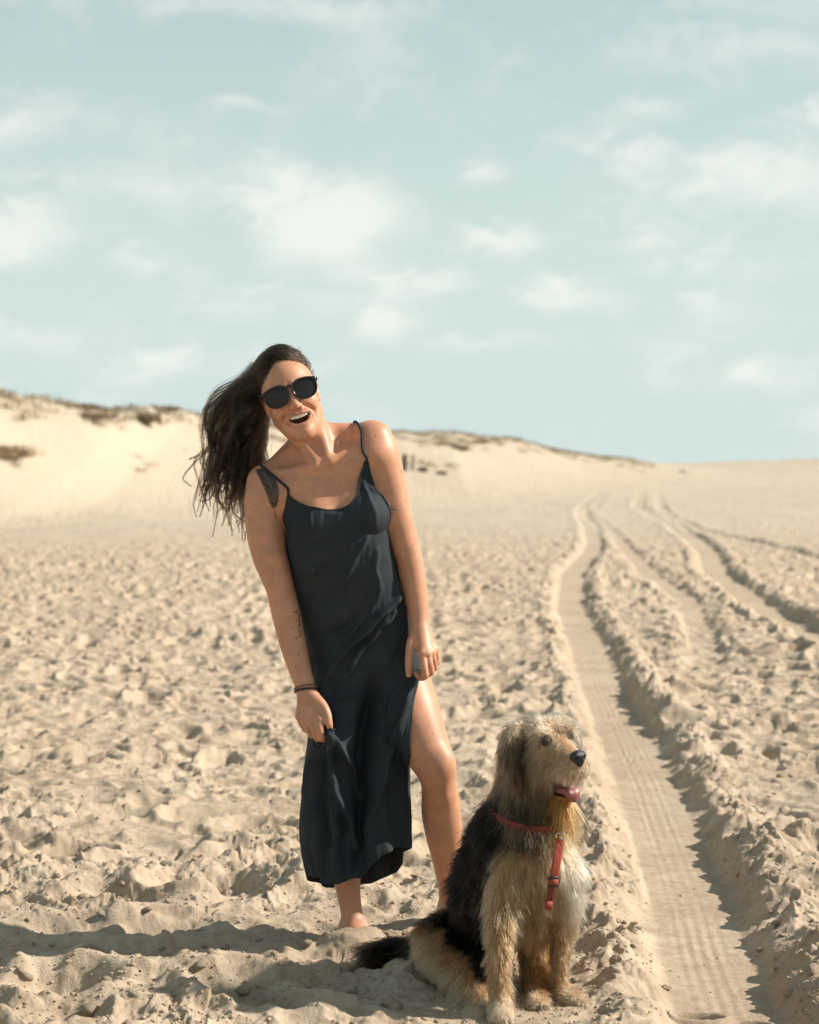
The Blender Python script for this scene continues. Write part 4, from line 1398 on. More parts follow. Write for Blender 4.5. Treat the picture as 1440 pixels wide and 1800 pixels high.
# keep every hair outside the skull
Lh = (H.reshape(-1, 3) - HC) @ HF.T
q = (Lh - S0) / (SC * 1.0)
nq = np.linalg.norm(q, axis=1)
fix = (nq < 1.0)
Lh[fix] = S0 + SC * q[fix] / nq[fix][:, None] * 1.005
H = (HC + Lh @ HF).reshape(NS, K, 3)
hcol = np.array([.011, .0062, .0036]) * (.5 + rg.random((NS, 1))) + np.array([.045, .022, .010]) * (rg.random((NS, 1)) < .10)
strands('hair', H, np.linspace(.00040, .00012, K), m_hair, woman, hcol)
# thin flyaway hairs
nf = 420
sel = rg.integers(0, NS, nf)
Fh = H[sel].copy()
off = rg.normal(size=(nf, 1, 3)) * np.array([.016, .012, .014]) + np.array([-.006, 0, .004])
Fh += off * (tt_[None, :, None] ** 1.5) + (.006 * np.sin(tt_[None, :] * 9 + rg.random((nf, 1)) * 6))[:, :, None] * tt_[None, :, None]
strands('flyaway_hair', Fh, np.linspace(.00026, .00014, K), m_hair, woman, hcol[sel])
# ------------------------------------------------------------------ the dog: sculpted body, shaggy coat, harness
G = Sculpt()
G.ell(P(942, 1515, 4.47), (.082, .105, .128), k=.05)                     # chest
G.chain(*J([(928, 1335, 4.50, .058), (922, 1400, 4.50, .066), (925, 1465, 4.49, .082)]), k=.05)
G.ell(P(884, 1478, 4.56), (.068, .10, .09), k=.06)                       # withers
G.ell(P(868, 1570, 4.63), (.085, .14, .13), k=.06)
G.ell(P(846, 1655, 4.74), (.078, .12, .11), k=.06)
G.ell(P(934, 1605, 4.50), (.058, .08, .080), k=.05)                      # breastbone and belly
G.chain(*J([(898, 1520, 4.42, .050), (890, 1580, 4.39, .042), (882, 1635, 4.35, .029), (879, 1690, 4.32, .0235), (879, 1735, 4.305, .0215), (880, 1768, 4.29, .0225)]), k=.03)
G.chain(*J([(992, 1530, 4.43, .042), (993, 1590, 4.45, .032), (988, 1640, 4.46, .0225), (983, 1690, 4.45, .0185), (983, 1730, 4.44, .0175), (986, 1748, 4.43, .020)]), k=.03)
FR = [(880, 1783, 4.262), (1004, 1756, 4.395), (836, 1785, 4.315), (945, 1769, 4.37)]
for (a, b_, c), dirx in zip(FR, (0, .5, -.25, -.05)):
    c0 = P(a, b_, c)
    G.ell(c0, (.031, .038, .020), k=.02)
    for i in range(4):                                                   # toes
        t = (i - 1.5) / 1.5
        G.ell(c0 + np.array([.020 * t + dirx * .045, -.030 + .008 * t * t - .0 * dirx, -.004]), (.0095, .016, .011), k=.006)
G.chain(*J([(774, 1655, 4.64, .054), (800, 1692, 4.54, .049), (828, 1730, 4.43, .037), (846, 1762, 4.36, .026), (842, 1780, 4.34, .022)]), k=.03)
G.ell(P(790, 1668, 4.66), (.06, .09, .075), k=.04)
G.chain(*J([(950, 1650, 4.58, .052), (948, 1700, 4.52, .038), (944, 1740, 4.46, .028), (944, 1766, 4.41, .024)]), k=.03)
G.chain(*J([(770, 1668, 4.76, .034), (735, 1671, 4.77, .030), (700, 1668, 4.77, .026), (668, 1669, 4.77, .018), (648, 1672, 4.765, .009)]), k=.03)
# head frame: x towards picture right, y along the muzzle, z up
DC = P(953, 1306, 4.47)
RD = Matrix.Rotation(math.radians(-5), 3, 'Y') @ Matrix.Rotation(math.radians(32), 3, 'Z') @ Matrix.Rotation(math.radians(5), 3, 'X')
DX, DYv, DZ = (np.array(RD @ Vector(v)) for v in ((1, 0, 0), (0, -1, 0), (0, 0, 1)))
DFm = np.array([DX, DYv, DZ])


def dp(x, y, z):
    return DC + x * DX + y * DYv + z * DZ


def de(c, r, k=.01, mode='+'):
    G.ell(dp(*c), r, k, mode, DFm)


de((0, -.005, .008), (.058, .072, .054), .02)
de((0, .03, -.02), (.053, .055, .047), .03)
G.cone(dp(0, .055, -.014), dp(0, .120, -.030), .040, .0300, .02)          # muzzle
for s_ in (-1, 1):
    de((s_ * .018, .108, -.040), (.018, .034, .022), .012)               # flews
    de((s_ * .034, .054, .037), (.020, .016, .012), .012)                # brow
    de((s_ * .036, .070, .021), (.011, .010, .007), .006, '-')
    # drop ears
    G.chain([dp(s_ * .050, -.012, .040), dp(s_ * .078, -.014, .034), dp(s_ * .094, -.008, .004), dp(s_ * .095, .000, -.030), dp(s_ * .088, .004, -.056)], [.014, .017, .018, .016, .008], k=.012)
de((0, .136, -.014), (.020, .013, .015), .008)
G.cone(dp(0, .030, -.080), dp(0, .088, -.122), .026, .0150, .014)         # lower jaw
de((.0, .098, -.086), (.027, .050, .0240), .006, '-')                   # open mouth
GV, GF = G.mesh((-.14, 4.17, -.04), (.46, 4.95, .74), .0042)
hv, hf = G.mesh(DC - np.array([.13, .19, .15]), DC + np.array([.16, .13, .085]), .0022)
lo, hi = DC - np.array([.13, .19, .15]), DC + np.array([.16, .13, .085])
ins = ((GV > lo + .008) & (GV < hi - .008)).all(1)
GF = GF[~ins[GF].all(1)]
GV, GF = join([(relax(GV, GF, 2), GF), (relax(hv, hf, 2), hf)])
used = np.zeros(len(GV), bool); used[GF.ravel()] = True
remap = np.cumsum(used) - 1
GV, GF = GV[used], remap[GF]

CREAM, TAN, RUST, WHITE, BLACK, GRIZ = (np.array(c) for c in ((.40, .268, .152), (.33, .182, .080), (.34, .145, .040), (.56, .455, .33), (.0060, .0046, .0040), (.060, .042, .027)))


def mixc(a, b_, m):
    return a * (1 - m[:, None]) + b_ * m[:, None]


def coat(V):
    """coat colour of the animal by place on its body"""
    x, y = in_px(V)
    Lc = (V - DC) @ DFm.T
    n_ = noise3(V * 45, 21); n2_ = noise3(V * 110, 22)
    x = x + (n_ - .5) * 22; y = y + (n2_ - .5) * 18
    c = np.tile(CREAM, (len(V), 1))
    c = mixc(c, np.broadcast_to(TAN, c.shape), smooth01(1490, 1640, y) * .75)
    c = mixc(c, np.broadcast_to(WHITE, c.shape), smooth01(980, 1004, x) * smooth01(1474, 1500, y) * smooth01(1620, 1570, y))
    c = mixc(c, np.broadcast_to(WHITE, c.shape), smooth01(1730, 1775, y) * .7)
    c = mixc(c, np.broadcast_to(RUST, c.shape), np.exp(-(((x - 952) / 26) ** 2 + ((y - 1712) / 40) ** 2)) * .8)
    # black saddle down the back and flank, not over the haunch
    xb = np.interp(y, [1360, 1400, 1440, 1480, 1520, 1560, 1600, 1660, 1720], [872, 884, 894, 884, 868, 858, 862, 866, 868])
    sad = smooth01(6, -8, x - xb) * smooth01(1372, 1392, y)
    line = 1608 + (x - 760) * 1.36
    haunch = smooth01(-6, 14, y - np.where(x < 775, 1628, line)) * (V[:, 1] < 4.80)
    sad = sad * (1 - haunch)
    front_leg = (V[:, 1] < 4.43) & (x > 850) & (y > 1540)
    sad = np.where(front_leg, 0, sad)
    grz = np.exp(-(((y - 1420) / 46) ** 2)) * smooth01(985, 930, x) * .95
    c = mixc(c, np.broadcast_to(GRIZ, c.shape), np.clip(grz, 0, 1) * smooth01(.15, .5, n2_ + .15))
    band = np.exp(-(((y - 1474) / 13) ** 2)) * smooth01(862, 880, x) * smooth01(975, 955, x) + np.exp(-(((y - 1476) / 14) ** 2 + ((x - 1015) / 14) ** 2))
    c = mixc(c, np.broadcast_to(BLACK, c.shape), np.clip(band, 0, 1) * .85)
    c = mixc(c, np.broadcast_to(BLACK, c.shape), sad)
    tail = (x < 748) & (y > 1630) & (V[:, 1] > 4.66)
    c = np.where(tail[:, None], mixc(np.broadcast_to(BLACK, c.shape), np.broadcast_to(GRIZ * .6, c.shape), smooth01(700, 650, x)), c)
    pad = smooth01(1764, 1774, y) * (x > 902) * (x < 992) * (V[:, 1] < 4.42) * (V[:, 1] > 4.31)
    c = mixc(c, np.broadcast_to(GRIZ * .4, c.shape), pad * .85)
    # head
    hd = smooth01(-.15, -.125, Lc[:, 2] - .05 * (Lc[:, 1] < .02)) * (np.abs(Lc[:, 0]) < .14) * (Lc[:, 1] > -.085)
    hc_ = np.tile(CREAM * np.array([1.20, 1.28, 1.48]), (len(V), 1))
    hc_ = mixc(hc_, np.broadcast_to(TAN, c.shape), smooth01(.02, .09, Lc[:, 1]) * smooth01(.035, .0, Lc[:, 2]) * .30)
    hc_ = mixc(hc_, np.broadcast_to(RUST * .8, c.shape), np.exp(-((np.abs(Lc[:, 0]) / .014) ** 2 + ((Lc[:, 1] - .095) / .04) ** 2)) * (Lc[:, 2] > -.02) * .5)
    hc_ = mixc(hc_, np.broadcast_to(RUST, c.shape), smooth01(-.085, -.10, Lc[:, 2]) * smooth01(.02, .05, Lc[:, 1]) * .95)
    ear = smooth01(.066, .078, np.abs(Lc[:, 0])) * (Lc[:, 2] < .05)
    hc_ = mixc(hc_, np.broadcast_to(np.array([.13, .050, .018]), c.shape), ear * smooth01(.035, .015, Lc[:, 2]) * smooth01(.02, -.01, Lc[:, 1]) * .95)
    hc_ = mixc(hc_, np.broadcast_to(np.array([.055, .026, .012]), c.shape), ear * smooth01(-.005, -.03, Lc[:, 2]) * smooth01(.15, .4, n2_))
    hc_ = mixc(hc_, np.broadcast_to(GRIZ, c.shape), ear * smooth01(-.01, .02, Lc[:, 1]) * smooth01(.4, .6, n2_))
    hc_ = mixc(hc_, np.broadcast_to(GRIZ * 1.6, c.shape), smooth01(.045, .062, np.abs(Lc[:, 0])) * (Lc[:, 2] < .02) * (Lc[:, 1] < .03) * .8)
    for s_ in (-1, 1):                                                    # dark eye rims
        de_ = np.linalg.norm(Lc - np.array([s_ * .036, .068, .021]), axis=1)
        hc_ = mixc(hc_, np.broadcast_to(GRIZ * .5, c.shape), smooth01(.019, .011, de_ * np.where(Lc[:, 2] > .021, 1.0, 1.25)))
    mou = (Lc[:, 1] > .045) & (np.abs(Lc[:, 0]) < .030) & (Lc[:, 2] < -.060) & (Lc[:, 2] > -.113)
    hc_ = np.where(mou[:, None], np.array([.02, .010, .009]), hc_)
    return mixc(c, hc_, hd), hd, Lc, sad, ear * hd, mou


dog = obj('dog', None, label='shaggy tan and black dog sitting beside the wheel rut with its mouth open', category='dog')
GN = vnormals(GV, GF)
gc, g_hd, g_L, g_sad, g_ear, g_mou = coat(GV)
m_dskin, nt, b = new_mat('dog_underfur')
at = N(nt.nodes, 'ShaderNodeAttribute', attribute_name='col')
nt.links.new(at.outputs['Color'], b.inputs['Base Color'])
b.inputs['Roughness'].default_value = .9
b.inputs['Specular IOR Level'].default_value = .1
me = mesh_np('body', GV, GF)
vcol(me, 'col', gc * .75)
obj('body', me, dog, m_dskin)

# --- dog field for laying straps on the body
QF, QAX = G.field((-.14, 4.15, .0), (.46, 4.95, .75), .006, far=.08)
Q_LO = np.array([a[0] for a in QAX]); Q_N = np.array(QF.shape)


def dog_sdf(p):
    q = np.clip((np.atleast_2d(p) - Q_LO) / .006, 0, Q_N - 1.001)
    i = q.astype(int); f = q - i
    r = 0
    for a in (0, 1):
        for b_ in (0, 1):
            for c in (0, 1):
                w = (f[:, 0] if a else 1 - f[:, 0]) * (f[:, 1] if b_ else 1 - f[:, 1]) * (f[:, 2] if c else 1 - f[:, 2])
                r = r + w * QF[i[:, 0] + a, i[:, 1] + b_, i[:, 2] + c]
    return r


def dog_hit(px, py, off, y0=4.15):
    Y = y0
    while Y < 5 and dog_sdf(P(px, py, Y))[0] > off:
        Y += .003
    return P(px, py, Y)


# harness: collar band, chest strap with slider, girth band
m_web = plain('red_webbing', (.33, .042, .014), .7, noise=.35, scale=500, bump=.5)
m_webd = plain('dark_red_webbing', (.20, .030, .018), .75, noise=.35, scale=500, bump=.5)
m_black = plain('black_plastic', (.012, .012, .013), .4)
m_steel = plain('steel_ring', (.55, .54, .52), .25, metal=1.0)
harness = obj('dog_harness', None, label='red webbing harness strapped round the neck and chest of the dog', category='harness')


def band(center, n, u, off, wide, thick, count=56, squash=1.0):
    """a webbing loop lying `off` outside the body in the plane through center with normal n"""
    n = n / np.linalg.norm(n); u = u - n * (u @ n); u /= np.linalg.norm(u); v = np.cross(n, u)
    pts_ = []
    for a in np.linspace(0, 2 * np.pi, count, endpoint=False):
        d_ = u * math.cos(a) + v * math.sin(a); r = .02
        while dog_sdf(center + d_ * r)[0] < off and r < .30:
            r += .002
        pts_.append(center + d_ * r)
    pts_ = np.array(pts_)
    for _ in range(3):
        pts_ = (np.roll(pts_, 1, 0) + 2 * pts_ + np.roll(pts_, -1, 0)) / 4
    nr_ = pts_ - center
    nr_ /= np.linalg.norm(nr_, axis=1)[:, None]
    loop = np.concatenate([pts_, pts_[:2]]); nl = np.concatenate([nr_, nr_[:2]])
    return tube_np(loop, 1, 10, flat=(wide, thick, nl), cap=False), pts_


neck_c = P(932, 1428, 4.49)
(v1, f1), collar_pts = band(neck_c, np.array([.06, -.22, 1.0]), np.array([1., 0, 0]), .006, .010, .0022)
obj('collar_band', quads_mesh('collar_band', v1, f1), harness, m_webd)
_, girth_pts = band(P(900, 1562, 4.585), np.array([.15, -.27, .20]), np.array([1., 0, 0]), .008, .010, .0022)
gx_, _gy = in_px(girth_pts)
k0 = int(np.argmin(gx_))
arc = girth_pts[[(k0 + j) % len(girth_pts) for j in range(-11, 12)]]
na_ = arc - P(900, 1562, 4.585)
v1, f1 = tube_np(arc, 1, 10, flat=(.010, .0022, na_ / np.linalg.norm(na_, axis=1)[:, None]))
obj('girth_band', quads_mesh('girth_band', v1, f1), harness, m_webd)
cs = np.array([dog_hit(a, b_, .024) for a, b_ in ((985, 1474), (983, 1490), (981, 1506), (978, 1522), (975, 1538), (972, 1550), (970, 1562), (968, 1576), (965, 1590))])
for _ in range(4):
    cs[1:-1] = (cs[:-2] + 2 * cs[1:-1] + cs[2:]) / 4
ncs = np.tile(np.array([.25, -.95, .1]), (len(cs), 1))
v1, f1 = tube_np(catmull(cs[:6], 5), 1, 10, flat=(.0105, .0018, [.25, -.95, .1]))
obj('chest_strap', quads_mesh('chest_strap', v1, f1), harness, m_web)
v1, f1 = tube_np(catmull(cs[5:] + np.array([0, .003, 0]), 5), 1, 10, flat=(.0085, .0018, [.25, -.95, .1]))
obj('lower_strap', quads_mesh('lower_strap', v1, f1), harness, m_webd)
v1, f1 = tube_np(np.array([cs[-1] + (0, -.004, .008), cs[-1] + (0, -.007, .0), cs[-1] + (-.002, -.006, -.010)]), 1, 10, flat=(.0085, .004, [.25, -.95, .1]))
obj('strap_end', quads_mesh('strap_end', v1, f1), harness, m_web)
for k_, zz in ((5, .009), (5, -.009)):
    c0 = cs[k_] + np.array([0, -.004, zz])
    v1, f1 = tube_np(np.array([c0 - np.array([.0125, .002, 0]), c0, c0 + np.array([.0125, .003, 0])]), 1, 10, flat=(.0036, .0028, [.2, -.95, 0]))
    obj('slider_bar', quads_mesh('slider_bar', v1, f1), harness, m_black)
c0 = cs[5] + np.array([0, -.0045, 0])
v1, f1 = tube_np(np.array([c0 + (-.010, 0, 0), c0 + (0, -.003, 0), c0 + (.010, .002, 0)]), 1, 12, flat=(.0062, .0035, [.2, -.95, 0]))
obj('strap_loop', quads_mesh('strap_loop', v1, f1), harness, m_web)
rc = cs[0] + np.array([0, -.002, .006])
v1, f1 = tube_np(np.array([rc + np.array([.0105 * math.cos(a), -.003 * math.cos(a), .0075 * math.sin(a)]) for a in np.linspace(0, 2 * math.pi, 25)]), .0016, 8, cap=False)
obj('metal_ring', quads_mesh('metal_ring', v1, f1), harness, m_steel)

# nose, eyes, tongue
m_nose = plain('wet_nose', (.010, .010, .011), .22, spec=.6, bump=.6, scale=900)
m_eye = plain('dog_eye', (.006, .004, .003), .10, spec=.08)
m_tong = plain('tongue', (.26, .085, .08), .45, spec=.5, noise=.3, scale=120, bump=.3)
NS_ = Sculpt()
NS_.ell(dp(0, .142, -.008), (.0225, .0150, .0150), .006, '+', DFm)
NS_.ell(dp(0, .143, -.021), (.011, .012, .014), .010, '+', DFm)
for s_ in (-1, 1):
    NS_.ell(dp(s_ * .0105, .1560, -.011), (.0042, .007, .0050), .004, '-', DFm)
    NS_.ell(dp(s_ * .0215, .1490, -.012), (.005, .007, .0026), .003, '-', DFm)
NS_.ell(dp(0, .159, -.022), (.0013, .006, .014), .003, '-', DFm)
v1, f1 = NS_.mesh(dp(0, .142, -.012) - .036, dp(0, .142, -.012) + .036, .0013)
obj('nose', mesh_np('nose', v1, f1), dog, m_nose)
TS = Sculpt()
TS.chain([dp(.003, .052, -.106), dp(.004, .080, -.101), dp(.006, .102, -.099), dp(.006, .112, -.106), dp(.005, .114, -.118)], [.008, .0095, .010, .0095, .007], k=.008)
TS.chain([dp(-.008, .054, -.106), dp(-.009, .080, -.100), dp(-.009, .100, -.098), dp(-.007, .110, -.104), dp(-.005, .112, -.114)], [.007, .009, .010, .0095, .006], k=.008)
TS.chain([dp(.012, .054, -.106), dp(.016, .080, -.100), dp(.018, .099, -.098), dp(.016, .109, -.104), dp(.014, .111, -.114)], [.007, .009, .010, .0095, .006], k=.008)
v1, f1 = TS.mesh(dp(0, .1, -.1) - .06, dp(0, .1, -.1) + .06, .0018)
obj('tongue', mesh_np('tongue', v1, f1), dog, m_tong)
for s_ in (-1, 1):
    bmq = bmesh.new()
    bmesh.ops.create_uvsphere(bmq, u_segments=20, v_segments=14, radius=.0105)
    me = bpy.data.meshes.new('eye'); bmq.to_mesh(me); bmq.free()
    me.polygons.foreach_set('use_smooth', [True] * len(me.polygons))
    e_ = obj('eye', me, dog, m_eye)
    e_.location = dp(s_ * .0360, .0605, .0195)

# --- coat: strands rooted all over the body
rg = np.random.default_rng(9)
tri = np.concatenate([GF[:, [0, 1, 2]], GF[:, [0, 2, 3]]])
ar_ = .5 * np.linalg.norm(np.cross(GV[tri[:, 1]] - GV[tri[:, 0]], GV[tri[:, 2]] - GV[tri[:, 0]]), axis=1)
cen = GV[tri].mean(1)
lc_ = (cen - DC) @ DFm.T
headness = (np.abs(lc_) < np.array([.13, .18, .14])).all(1)
wgt = ar_ * np.where(headness, 1.9, 1.0) * np.where(cen[:, 1] > 4.80, .5, 1.0)
NF = 105000
ti = rg.choice(len(tri), NF, p=wgt / wgt.sum())
u_, v_ = rg.random(NF), rg.random(NF)
fl = u_ + v_ > 1
u_[fl], v_[fl] = 1 - u_[fl], 1 - v_[fl]
root = GV[tri[ti, 0]] + u_[:, None] * (GV[tri[ti, 1]] - GV[tri[ti, 0]]) + v_[:, None] * (GV[tri[ti, 2]] - GV[tri[ti, 0]])
nor = GN[tri[ti, 0]]
col_, hd_, Lr, sad_, ear_, mou_ = coat(root)
px_, py_ = in_px(root)
down = np.array([0, 0, -1.0])
tang = down - nor * (nor @ down)[:, None]
flow = tang * .95 + nor * .42
leng = np.full(NF, .042)


def setr(mask, fl_=None, ln=None):
    global flow, leng
    m = np.clip(np.asarray(mask, float), 0, 1)
    if fl_ is not None:
        flow = flow * (1 - m[:, None]) + fl_ * m[:, None]
    if ln is not None:
        leng = leng * (1 - m) + ln * m


legm = smooth01(1590, 1640, py_)
setr(legm, tang * .9 + nor * .34 + np.array([0, .10, 0]), .026)
setr(smooth01(1755, 1775, py_), tang * .7 + nor * .25 + np.array([0, -.5, 0]), .010)
setr((px_ < 862) & (py_ > 1610) & (root[:, 1] > 4.36), tang * .8 + nor * .55, .036)
setr(sad_ * smooth01(1640, 1560, py_), tang * .65 + nor * .55 + np.array([-.25, .15, 0]), .044)
setr((px_ > 860) & (py_ > 1480) & (py_ < 1610), tang * 1.0 + nor * .26, .038)
setr(np.exp(-((py_ - 1430) / 40) ** 2) * (1 - hd_), tang * .9 + nor * .36, .044)
tailm = (px_ < 765) & (py_ > 1635) & (root[:, 1] > 4.68)
setr(tailm, nor * .28 + np.array([-1.0, 0, -.16]), .060)
# head: back from the nose, up over the brow, down the cheeks, long beard and ear fringes
fb = -DYv * .55 + down * .55 + nor * .42
setr(hd_, fb, .026)
setr(hd_ * smooth01(.02, .045, Lr[:, 2]) * smooth01(-.02, .03, Lr[:, 1]), nor * .65 + DYv * .05 + DX * (np.sign(Lr[:, :1]) * .45) + DZ * .25 - DYv * .35, .030)
setr(hd_ * smooth01(.02, .045, Lr[:, 2]) * smooth01(.02, -.03, Lr[:, 1]), -DYv * .6 + nor * .5 + down * .2, .030)
setr(hd_ * smooth01(-.02, -.05, Lr[:, 2]) * smooth01(.12, .08, Lr[:, 1]), down * 1.0 + nor * .26 - DYv * .20, .036)
setr(hd_ * smooth01(.070, .11, Lr[:, 1]) * smooth01(-.03, -.01, Lr[:, 2]), -DYv * .7 + nor * .4 + down * .3, .022)
setr(hd_ * smooth01(.075, .10, Lr[:, 1]) * smooth01(-.025, -.045, Lr[:, 2]), down * .75 + nor * .35 - DYv * .5, .017)
setr(smooth01(-.095, -.108, Lr[:, 2]) * (Lr[:, 1] > .02) * (np.abs(Lr[:, 0]) < .05) * (Lr[:, 2] > -.15), down * 1.0 + nor * .22 - DYv * .12, .066)
setr(ear_, down * .95 + nor * .26 + DYv * .05, .026)
setr(ear_ * smooth01(-.02, -.04, Lr[:, 2]), down * 1.0 + nor * .18 + DYv * .10, .040)
deye = np.minimum(np.linalg.norm(Lr - np.array([.036, .066, .021]), axis=1), np.linalg.norm(Lr - np.array([-.036, .066, .021]), axis=1))
setr(hd_ * smooth01(.020, .010, deye) * (Lr[:, 2] < .024), None, .008)
flow = flow + rg.normal(size=(NF, 3)) * .25
flow /= np.linalg.norm(flow, axis=1)[:, None]
fn_ = (flow * nor).sum(1)
flow = flow + nor * np.maximum(.20 - fn_, 0)[:, None]
flow /= np.linalg.norm(flow, axis=1)[:, None]
leng = leng * rg.uniform(.6, 1.25, NF) * (.75 + .5 * noise3(root * 60, 31))
KF = 7
t_ = np.linspace(0, 1, KF)
sag = (leng * .45)[:, None, None] * (t_ ** 2)[None, :, None] * down
FS = root[:, None] - nor[:, None] * .002 + flow[:, None] * (leng[:, None] * t_[None])[:, :, None] + sag
bend = rg.normal(size=(NF, 3)) * .16
FS += bend[:, None] * (leng[:, None] * (t_ ** 2)[None])[:, :, None]
# gather neighbouring tips into locks
NG = 5200
gi = rg.choice(NF, NG, replace=False)
kd = kdtree.KDTree(NG)
for a, b_ in enumerate(gi):
    kd.insert(root[b_], a)
kd.balance()
near = np.array([kd.find(r)[1] for r in root])
gt = FS[gi][near]
same = (np.abs(leng[gi][near] - leng) < .025)
amt = np.where(same, rg.uniform(.25, .80, NF), 0)[:, None, None] * (t_ ** 1.4)[None, :, None]
FS = FS * (1 - amt) + (gt + (root - root[gi][near])[:, None] * .25) * amt
wq = rg.normal(size=(NF, 3)); wp = rg.random(NF) * 6.28
FS += wq[:, None] * (.0013 * np.sin(t_[None] * 7.5 + wp[:, None]) * (leng / .04)[:, None] * t_[None])[:, :, None]
# nothing grows inside the mouth, on the nose or eyes, or through the straps; hairs stay above the sand
st = np.concatenate([catmull(cs, 4), [dog_hit(820, 1514, .008), dog_hit(822, 1520, .008)]])
dst = np.min(np.linalg.norm(FS[:, 3:4] - st[None], axis=2), axis=1)
dst = np.minimum(dst, np.min(np.linalg.norm(FS[:, 5:6] - st[None], axis=2), axis=1))
nos = np.linalg.norm(root - dp(0, .144, -.012), axis=1) < .019
dcol = np.min(np.linalg.norm(FS[:, 4:5] - collar_pts[None, ::2], axis=2), axis=1)
keep = ~mou_ & ~((dcol < .012) & (rg.random(len(FS)) < .12)) & ~nos & (deye > .0098) & (np.minimum(np.linalg.norm(FS[:, 3] - dp(-.036, .072, .0195), axis=1), np.linalg.norm(FS[:, 3] - dp(.036, .072, .0195), axis=1)) > .0085) & ~(dst < .0125) & (root[:, 1] < 4.9)
FS, col_, leng = FS[keep], col_[keep], leng[keep]
nk = len(FS)
shade = rg.uniform(.40, 1.30, (nk, 1))
cols = col_ * shade
pal = rg.random(nk)
isdark = col_.mean(1) < .02
cols = np.where(((pal < .16) & ~isdark)[:, None], cols * .28, cols)
cols = np.where(((pal > .90) & ~isdark)[:, None], cols * .55 + WHITE * .45, cols)
cols = np.where(((pal > .975) & isdark)[:, None], CREAM * .6, cols)
cols = np.clip(cols, 0.002, .9)
m_fur, nt, _b = new_mat('dog_fur')
nt.nodes.clear()
o_ = N(nt.nodes, 'ShaderNodeOutputMaterial')
hb = N(nt.nodes, 'ShaderNodeBsdfHairPrincipled')
hb.parametrization = 'COLOR'
hb.inputs['Roughness'].default_value = .36
hb.inputs['IOR'].default_value = 1.18
hb.inputs['Radial Roughness'].default_value = .6
at = N(nt.nodes, 'ShaderNodeAttribute', attribute_name='col')
nt.links.new(at.outputs['Color'], hb.inputs['Color'])
nt.links.new(hb.outputs[0], o_.inputs[0])
strands('fur', FS, np.linspace(.00070, .00022, KF), m_fur, dog, cols)
# ------------------------------------------------------------------ loose clods on the sand, grass and brush on the dunes, the posts far back
rg = np.random.default_rng(21)


def ico(sub, seed, amp, flat=.75):
    bm_ = bmesh.new()
    bmesh.ops.create_icosphere(bm_, subdivisions=sub, radius=1.0)
    V = np.array([v.co for v in bm_.verts]); F = np.array([[v.index for v in f.verts] for f in bm_.faces])
    bm_.free()
    n = noise3(V * 1.3 + seed * 7.1, seed) * 1.3 + noise3(V * 3.1 + seed, seed + 5) * .6
    V = V * (1 - amp + amp * n)[:, None]
    V[:, 2] *= flat
    return V, F


clod_meshes = []
for k in range(7):
    V, F = ico(2, 50 + k, .62, .62 + .05 * k)
    me = mesh_np('sand_clod', V, F, smooth=(k % 2 == 0))
    me.materials.append(m_sand)
    clod_meshes.append(me)


def on_ground(px, py):
    Yg = FPX * CAMH / (py - HZN)
    return (px - 720) / FPX * Yg, Yg


spots = [(352, 1734, .021), (430, 1742, .017), (372, 1722, .013), (290, 1650, .012), (405, 1690, .018), (420, 1712, .014), (540, 1660, .016), (575, 1648, .013), (160, 1790, .03),
         (575, 1660, .010), (640, 1690, .016), (690, 1770, .025), (1170, 1705, .014), (820, 1590, .02), (760, 1545, .016), (735, 1550, .02), (640, 1575, .012), (1010, 1730, .014),
         (1085, 1650, .010), (1035, 1690, .012), (250, 1590, .014), (215, 1570, .012), (100, 1560, .014), (330, 1560, .016), (60, 1620, .014), (470, 1600, .012), (1120, 1540, .009)]
while len(spots) < 235:
    px, py = rg.uniform(-20, 1460), 815 + 985 * rg.random() ** .55
    if py < 1180:
        continue
    x, y = on_ground(px, py)
    c1 = np.interp(y, RUT1[:, 0], RUT1[:, 1])
    if abs(x - c1) < .13 or noise2(np.array([x * 1.3]), np.array([y * 1.3]), 90)[0] < -.15:
        continue
    spots.append((px, py, float(np.clip(rg.lognormal(-4.75, .38), .005, .02))))
sx_ = np.array([on_ground(a, b_) for a, b_, c in spots])
sz_ = sand_height(sx_[:, 0], sx_[:, 1], np.full(len(spots), .004), False)
for (a, b_, r), (x, y), z in zip(spots, sx_, sz_):
    o = obj('sand_clod', clod_meshes[int(rg.integers(7))], beach)
    o.location = (x, y, z + r * .22)
    o.scale = (r * rg.uniform(.85, 1.35), r * rg.uniform(.8, 1.2), r * rg.uniform(.7, 1.05))
    o.rotation_euler = (rg.uniform(-.4, .4), rg.uniform(-.4, .4), rg.uniform(0, 6.28))
# crumbs too many to count
nC = 9000
cx_ = rg.uniform(-60, 1500, nC); cy__ = 815 + 1010 * rg.random(nC) ** .42
okc = cy__ > 1200
cx_, cy__ = cx_[okc], cy__[okc]
Yg = FPX * CAMH / (cy__ - HZN); Xg = (cx_ - 720) / FPX * Yg
c1 = np.interp(Yg, RUT1[:, 0], RUT1[:, 1])
okc = ((np.abs(Xg - c1) > .15) | (rg.random(len(Xg)) < .06)) & (noise2(Xg * 1.7, Yg * 1.7, 91) > -.2)
Xg, Yg = Xg[okc], Yg[okc]
Zg = sand_height(Xg, Yg, np.full(len(Xg), .004), False)
bv_, bf_ = ico(1, 77, .5, .75)
rr = np.clip(rg.lognormal(-5.75, .4, len(Xg)), .0016, .008)
an = rg.uniform(0, 6.28, len(Xg))
ca, sa = np.cos(an), np.sin(an)
bx = bv_[None, :, 0] * rr[:, None] * rg.uniform(.7, 1.4, (len(Xg), 1)); by = bv_[None, :, 1] * rr[:, None]
